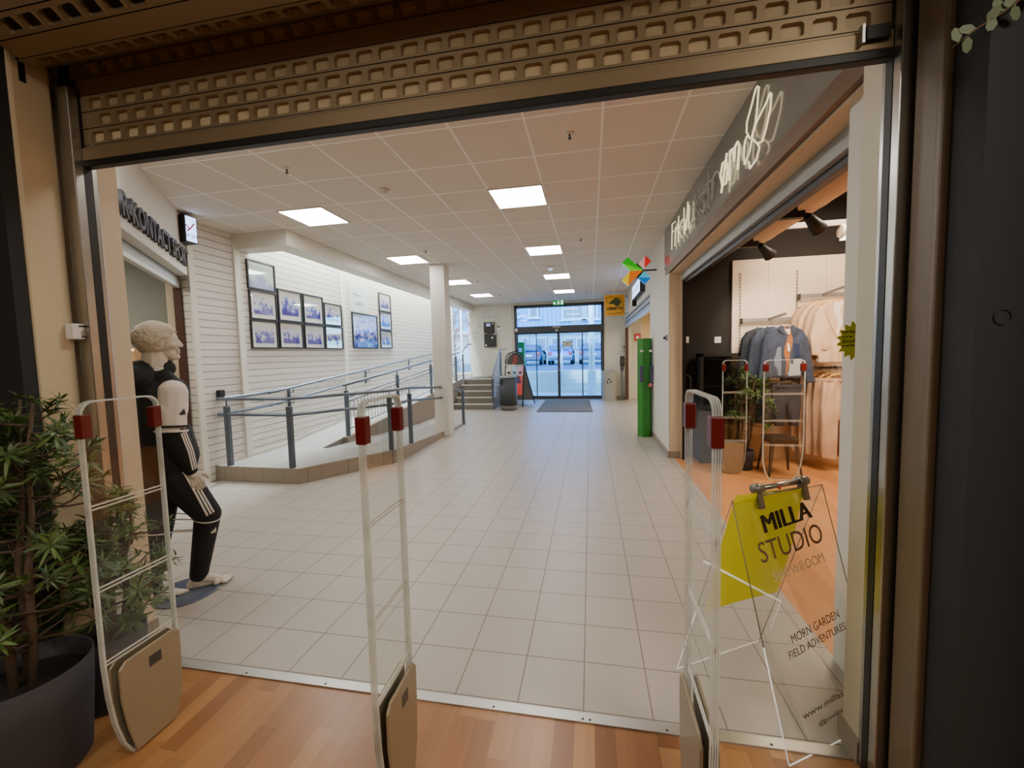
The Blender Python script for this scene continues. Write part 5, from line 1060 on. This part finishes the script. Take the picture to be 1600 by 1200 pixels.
MB().lathe([(.07, 2.83), (.075, 2.85), (.075, 3.7)], (0, 5.5, 2.92), 24, 'x').build('lamp_body', M('lamp_white', (206, 196, 182), .4), t); MB().box((2.86, 5.44, 2.83), (3.7, 5.56, 2.846)).build('diffuser', M('tube_glow', (255, 255, 255), .4, emit=(255, 250, 240), es=5.), t)
MB().tube([(2.84, 5.5, 2.99), (2.86, 5.5, 2.96)], .01, 6).build('clip', rail_m, t)

# ------------------------------------------------------------------ acrylic A-frame sign
A0 = V((.732, 1.653, .0)); AD = V((.862, .507, 0)).normalized(); B0 = V((.412, 2.104, 0)); T0 = V((.59, 1.885, .95)); AW = .56
t = thing('acrylic_sign_stand', 'clear acrylic A-frame sign reading MILLA STUDIO SHOWROOM at the right pier', 'sign stand', (A0+B0)/2)
def pane(o, tp, nm):
    n_ = AD.cross(tp-o).normalized(); MB().prism([o, o+AD*AW, tp+AD*AW, tp], n_*.005).build(nm, clear, t); return n_
nF = pane(A0, T0, 'front_pane'); nB = pane(B0, T0, 'back_pane')
TOFF = .0058
if nF.y > 0: nF = -nF; TOFF = .0007
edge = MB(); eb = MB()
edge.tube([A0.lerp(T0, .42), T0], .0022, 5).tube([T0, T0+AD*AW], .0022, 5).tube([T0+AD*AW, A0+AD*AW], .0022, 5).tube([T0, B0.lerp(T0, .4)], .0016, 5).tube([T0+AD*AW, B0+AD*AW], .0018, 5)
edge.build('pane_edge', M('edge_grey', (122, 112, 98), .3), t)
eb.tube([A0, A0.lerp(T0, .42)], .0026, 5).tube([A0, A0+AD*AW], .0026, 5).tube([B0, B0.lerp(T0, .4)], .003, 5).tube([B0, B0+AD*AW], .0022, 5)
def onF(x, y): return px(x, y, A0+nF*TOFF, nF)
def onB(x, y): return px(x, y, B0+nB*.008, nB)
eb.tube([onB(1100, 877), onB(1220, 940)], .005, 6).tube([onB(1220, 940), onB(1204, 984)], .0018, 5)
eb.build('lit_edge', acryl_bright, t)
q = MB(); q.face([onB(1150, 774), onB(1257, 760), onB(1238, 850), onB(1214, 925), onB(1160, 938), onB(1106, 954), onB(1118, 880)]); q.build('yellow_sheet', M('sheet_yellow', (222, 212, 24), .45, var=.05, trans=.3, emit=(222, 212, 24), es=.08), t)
g_dark = M('vinyl_dark', (66, 56, 50), .3, .3); g_white = M('vinyl_white', (226, 206, 184), .5); g_mid = M('vinyl_brown', (110, 88, 70), .4)
def sgn(s_, o, e, tp, mt, bold=0., ext=.0003):
    o, e, tp = onF(*o), onF(*e), onF(*tp); r = e-o; r.normalize(); u = tp-o; u = u-r*u.dot(r); me = text_mesh(s_, .1, o, r, u, width=(e-o).length, height=u.length, ext=ext, bold=bold); link('vinyl_text', me, mt, t)
for k in (-1.3, 0, 1.3): sgn('MILLA', (1196+k, 833-k*.3), (1269+k, 808-k*.3), (1190.5+k, 805-k*.3), g_dark, 0)
sgn('STUDIO', (1191, 881), (1288, 846), (1185, 848), g_mid)
sgn('SHOWROOM', (1211, 910), (1289, 877), (1208, 894), g_white, 0)
sgn('MORN GARDEN', (1239, 1006), (1312, 964), (1236.5, 992), g_mid, 0); sgn('FIELD ADVENTURES', (1235, 1031), (1322, 983), (1233, 1018), g_mid, 0)
sgn('www.millastudio', (1256, 1125), (1345, 1070), (1254.5, 1115), g_dark); sgn('@millastudio', (1281, 1137), (1350, 1093), (1280, 1128), g_dark)
h0, h1 = T0+AD*AW*.26, T0+AD*AW*.76; hz = V((0, 0, .036))
MB().tube([h0+hz, h1+hz], .012, 12).tube([h0+hz*.2+AD*.02-nF*-.012, h1+hz*.2-AD*.02-nF*-.012], .005, 8).build('hinge_rod', steel, t)
for h in (h0, h1):
    q = MB(); q.tube([h+hz-AD*.022, h+hz+AD*.022], .022, 16)
    for n_, o_, tp in ((nF, A0, T0), (nB, B0, T0)):
        dn_ = (o_-tp).normalized(); c = h+hz*.8; q.prism([c-AD*.015-n_*.008, c+AD*.015-n_*.008, c+AD*.013+dn_*.08-n_*.008, c-AD*.013+dn_*.08-n_*.008], n_*.02, .003)
    q.build('hinge_clip', M('hinge_grey', (134, 128, 118), .35, .6), t)
MB().ball(h0.lerp(h1, .42)+hz*.7+nF*.012, .008, 2).build('red_button', M('button_red', (220, 60, 60), .4), t)

# ------------------------------------------------------------------ outdoors
ZS = .85
snow = M('snow', (226, 232, 240), .8, var=.05, scale=2); asph = M('wet_street', (62, 82, 112), .35, var=.35, scale=.7)
struct('ground', MB().box((-14, YF+.2, -.1), (10, 19.2, -.01)), M('paving', (216, 220, 222), .6, var=.12, scale=2))
q = MB()
for i in range(5): q.box((-1.2, 17.4+i*.34, 0), (3, 19.2, .17*(i+1)))
struct('outdoor_steps', q, M('concrete', (222, 220, 214), .7, var=.08))
struct('street', MB().box((-60, 19.1, ZS-.3), (60, 70, ZS-.02)), asph)
struct('wall_street', MB().box((-14, 17.6, 0), (-1.2, 19.2, ZS-.02)).box((3, 17.6, 0), (10, 19.2, ZS-.02)), M('retaining', (196, 198, 196), .7, var=.1, scale=3))
ob = V((0, 38, ZS)); t = thing('timber_building', 'pale blue timber clad building across the street behind the parked cars', 'building', ob)
blue = facade_mat('blue_cladding', (58, 146, 206), (36, 106, 168), .38)
MB().box((-16, 38, ZS+3.0), (14, 44, 12)).build('upper_wall', blue, t)
MB().box((-16, 38.2, ZS), (14, 44, ZS+3.0)).build('lower_wall', M('shop_base', (120, 150, 172), .6, var=.1), t)
MB().box((-16.1, 37.8, ZS+2.75), (14.1, 38, ZS+3.05)).build('cornice', M('trim_blue', (140, 180, 208), .6), t)
wf = M('window_trim_blue', (140, 186, 214), .6); wg = M('window_dark', (86, 104, 132), .15, var=.3, scale=1)
def ow(x0, x1, y0_, y1_):
    a, c = pY(x0, y1_, 37.95), pY(x1, y0_, 37.95); f = MB().box((a.x-.15, 37.86, a.z-.15), (c.x+.15, 38, c.z+.12)).box((a.x-.35, 37.78, a.z-.3), (c.x+.35, 38, a.z-.15)).build('window', wf, t)
    w = (c.x-a.x); nn = 2 if w > 1.6 else 1
    for k in range(nn): MB().box((a.x+w*k/nn+.05, 37.82, a.z), (a.x+w*(k+1)/nn-.05, 37.86, c.z)).build('pane', wg, f)
ow(828, 839, 481, 494); ow(880, 910, 470, 497); ow(915, 932, 470, 496); ow(790, 806, 478, 494)
for x0, x1 in ((818, 824), (838, 852), (863, 872), (884, 897), (902, 912), (920, 930)):
    a, c = pY(x0, 545, 38.1), pY(x1, 527, 38.1); f = MB().box((a.x-.1, 38.05, a.z), (c.x+.1, 38.2, c.z)).build('shop_window', wf, t); MB().box((a.x, 38.02, a.z+.1), (c.x, 38.05, c.z-.1)).build('pane', wg, f)
def car(lb_t, x, y, c, seed):
    o = V((x, y, ZS-.02)); t = thing('car', lb_t, 'car', o, 'cars parked across the street'); pm = M('car_paint_%d' % seed, c, .25, .3, var=.05); gm = M('car_glass', (70, 92, 120), .1, var=.1)
    q = bmesh.new(); L, W = 4.2, 1.78; prof = [(0, .28), (.05, .62), (.1, .92), (.35, 1.0), (.75, 1.42), (1.3, 1.5), (2.3, 1.46), (3.0, 1.0), (4.0, .86), (4.2, .6), (4.18, .28)]
    ra = []
    for yy, zz in prof:
        hw = W/2*(1 if zz < .95 else 1-.30*(zz-.95)/.55); hw *= .94 if yy in (0, 4.2) else 1; ra.append((q.verts.new(o+V((-hw, yy, zz))), q.verts.new(o+V((hw, yy, zz)))))
    for (a, b_), (c_, d_) in zip(ra, ra[1:]): q.faces.new((a, b_, d_, c_))
    q.faces.new([a for a, _ in ra]); q.faces.new([b_ for _, b_ in ra][::-1]); q.faces.new((ra[0][0], ra[-1][0], ra[-1][1], ra[0][1])); bmesh.ops.recalc_face_normals(q, faces=q.faces); bmesh.ops.bevel(q, geom=q.edges[:], offset=.05, segments=2, affect='EDGES', profile=.5)
    mb = MB(); mb.add(q); mb.build('body', pm, t)
    MB().prism([o+V((-.66, .36, 1.04)), o+V((.66, .36, 1.04)), o+V((.56, .70, 1.37)), o+V((-.56, .70, 1.37))], (0, -.02, .015)).build('rear_window', gm, t)
    for sd in (-1, 1): MB().prism([o+V((sd*.885, .6, 1.02)), o+V((sd*.885, 2.75, 1.02)), o+V((sd*.77, 2.2, 1.4)), o+V((sd*.77, .9, 1.4))], (sd*.02, 0, 0)).build('side_window', gm, t)
    for sd in (-1, 1):
        MB().box(o+V((sd*.72-.12, -.01, .68)), o+V((sd*.72+.12, .1, .92)), .02).build('tail_light', M('tail_red', (170, 60, 66), .3), t)
        for yy in (.75, 3.4):
            w = MB().lathe([(.32, -.1), (.34, -.06), (.34, .06), (.32, .1)], o+V((sd*.8, yy, .33)), 24, 'x').build('wheel', blackm, t); MB().lathe([(.2, -.11), (.2, .11)], o+V((sd*.8, yy, .33)), 16, 'x').build('hub', alu, w)
    MB().box(o+V((-.27, -.02, .62)), o+V((.27, .0, .74))).build('number_plate', paper, t); MB().box(o+V((-.8, -.06, .36)), o+V((.8, .1, .55)), .03).build('bumper', M('car_bumper', (60, 74, 96), .5), t)
for px_, c, lb_t, k in ((826, (34, 56, 104), 'dark blue car seen through the left sliding door, behind the sandwich board', 1), (875, (40, 98, 178), 'bright blue hatchback seen through the middle of the sliding doors', 2), (925, (46, 76, 122), 'blue car seen through the right sliding door behind the white post', 3)):
    p = pY(px_, 560, 29.5); car(lb_t, p.x, 29.5, c, k)
p = pY(925, 600, 16.6); o = V((p.x, 16.6, 0)); t = tag(MB().tube([o, o+V((0, 0, 5))], .11, 16).box(o-V((.16, .16, 0)), o+V((.16, .16, .9)), .01).build('porch_post', M('post_white', (240, 244, 246), .5), None, o), 'white porch post outside the right sliding door', 'post')
def orail(lb_t, x, nm='outdoor_railing'):
    o = V((x, 17, 0)); t = thing(nm, lb_t, 'railing', o, 'outdoor step railings'); wm = M('rail_white', (220, 226, 232), .5)
    MB().tube([(x, 16.9, .9), (x, 19.1, 1.8)], .03, 8).build('handrail', wm, t)
    for y, z in ((16.95, 0), (19.0, .85)): MB().tube([(x, y, z), (x, y, z+.92)], .03, 8).build('post', wm, t)
    MB().prism([(x, 17.0, .1), (x, 19.0, .9), (x, 19.0, 1.65), (x, 17.0, .8)], (.012, 0, 0)).build('side_panel', glass('rail_glass', (225, 235, 240), .08, .05, .3), t)
orail('white railing of the outdoor steps on their left', -1.25); orail('white railing of the outdoor steps on their right', 1.0)
q = MB()
for i in range(9): q.ball((1.05+.15*math.cos(i*2.2)*(i % 3), 15.9+.2*math.sin(i*1.7), .02), .22+.05*(i % 2), 2, (1.2, 1, .7))
t = tag(link('snow_heap', organic(q, .04, 3), snow, None, (1.05, 15.9, 0)), 'small white snow heap outside below the porch post', 'snow heap')
p = pY(812, 548, 15.6); t = thing('green_container', 'green container outside the left sliding door', 'container', (p.x, 15.7, 0)); MB().box((p.x-.17, 15.6, 0), (p.x+.17, 15.95, p.z+.32), .02).build('body', grn, t); MB().box((p.x-.09, 15.59, p.z-.05), (p.x+.09, 15.6, p.z+.1)).build('label_mark', whitep, t)
def tree(lb_t, x, y, h, seed):
    r = random.Random(seed); o = V((x, y, ZS)); t = thing('bare_tree', lb_t, 'tree', o, 'bare trees outside the left window'); wb = M('birch', (196, 186, 180), .8, var=.3, scale=6); MB().tube([o, o+V((r.uniform(-.3, .3), 0, h*.5)), o+V((r.uniform(-.5, .5), 0, h))], .13, 8, r2=.03).build('trunk', wb, t); q = MB()
    for i in range(150):
        z = r.uniform(.15, .98)*h; a = r.uniform(0, 2*PI); l = (1.15-z/h)*h*.28*r.uniform(.5, 1); s0 = o+V((0, 0, z)); e = s0+V((math.cos(a)*l, math.sin(a)*l, l*r.uniform(.1, .8))); m_ = (s0+e)/2+V((r.uniform(-.2, .2), 0, .1)); q.tube([s0, m_, e], .022, 4, r2=.006)
        for k in range(4): c = m_.lerp(e, r.random()); q.tube([c, c+V((r.uniform(-.5, .5), r.uniform(-.4, .4), r.uniform(-.1, .6)))], .009, 3, r2=.004)
    q.build('branches', M('twig', (150, 128, 124), .8, var=.3), t)
for x, y, h, lb_t, k in ((-8.0, 24, 7, 'bare birch nearest the left window', 1), (-11, 27, 8, 'bare tree left of the birch outside the left window', 2), (-9.0, 31, 8.5, 'bare tree further back outside the left window', 3), (-7.0, 28, 6, 'low bare tree right of the birch outside the left window', 4)): tree(lb_t, x, y, h, k)
struct('hill', MB().prism([(-60, 60, 0), (0, 60, 0), (0, 75, 9), (-60, 75, 12)], (0, 6, 0)), M('hill_snow', (214, 214, 220), .9, var=.2, scale=.4))
car('blue car parked outside the left window by the landing', -9.6, 22.5, (70, 110, 170), 4)
o = V((-6.6, 21, ZS)); t = thing('street_lamp', 'pale street lamp mast outside the left window', 'street lamp', o); MB().tube([o, o+V((0, 0, 6))], .07, 10, r2=.04).build('mast', M('mast', (226, 228, 230), .5), t); MB().box(o+V((-.6, -.1, 5.95)), o+V((.05, .1, 6.05)), .02).build('lamp_head', alu, t)

# ------------------------------------------------------------------ light
def area(nm, loc, rot, sx_, sy_, e, c=(1, 1, 1)):
    l = bpy.data.lights.new(nm, 'AREA'); l.shape = 'RECTANGLE'; l.size = sx_; l.size_y = sy_; l.energy = e; l.color = c; o = bpy.data.objects.new(nm, l); C.objects.link(o); o.location = loc; o.rotation_euler = rot; return o
for x_ in (-3.4, -.8): area('panel_fill', (x_, 2.35, 3.38), (0, 0, 0), .6, .6, 25, (1, .95, .88))  # unseen fill lamps, added where the panel rows would continue
area('skylight_lamp', (-4.7, 9.6, 5.1), (0, 0, 0), .5, 8.5, 1350, (.80, .93, 1.0))
area('store_lamp', (2.3, -1.2, 3.6), (0, 0, 0), 1.6, 1.6, 125, (1, .88, .72))
area('store_fill_left', (-1.7, -1.9, 3.6), (0, 0, 0), 1.6, 1.2, 75, (1, .88, .72))  # unseen fill added to brighten the left of the shutter
area('shop_lamp', (3.0, 4.6, 3.55), (0, 0, 0), 1.6, 1.6, 190, (1, .80, .58))
area('kiosk_lamp', (2.5, 11.5, 2.85), (0, 0, 0), 1.2, 3, 95, (1, .88, .7))
a = S(.2, 1.6, 2.95); area('sport_lamp', a, (0, 0, 0), 1.5, 1.5, 60, (1, .93, .82))
def spot(nm, loc, to, e, ang, c):
    l = bpy.data.lights.new(nm, 'SPOT'); l.energy = e; l.spot_size = ang; l.spot_blend = .6; l.color = c; l.shadow_soft_size = .05; o = bpy.data.objects.new(nm, l); C.objects.link(o); o.location = loc; o.rotation_euler = (V(to)-V(loc)).to_track_quat('-Z', 'Y').to_euler()
spot('spot_near', (1.95, 4.25, 2.66), (2.9, 6.2, 1.8), 110, 1.1, (1, .84, .64)); spot('spot_far', (1.95, 5.25, 2.66), (2.5, 6.4, 1.7), 70, 1.2, (1, .84, .64))
sl_ = bpy.data.lights.new('sun', 'SUN'); sl_.energy = 5; sl_.angle = .02; so = bpy.data.objects.new('sun', sl_); C.objects.link(so); so.rotation_euler = V((.45, .75, -.75)).to_track_quat('-Z', 'Y').to_euler()
w = bpy.data.worlds.new('world'); bpy.context.scene.world = w; w.use_nodes = True; nt = w.node_tree; bg = nt.nodes['Background']; sky = nt.nodes.new('ShaderNodeTexSky'); sky.sky_type = 'NISHITA'; sky.sun_disc = False; sky.sun_elevation = .6; sky.sun_rotation = 3.6
nt.links.new(sky.outputs[0], bg.inputs[0]); bg.inputs[1].default_value = 1.65
sc = bpy.context.scene; sc.view_settings.view_transform = 'AgX'; sc.view_settings.look = 'None'; sc.view_settings.exposure = .15
sc.cycles.max_bounces = 10; sc.cycles.transparent_max_bounces = 24; sc.cycles.diffuse_bounces = 5; sc.cycles.caustics_reflective = False; sc.cycles.caustics_refractive = False; sc.cycles.sample_clamp_indirect = 4
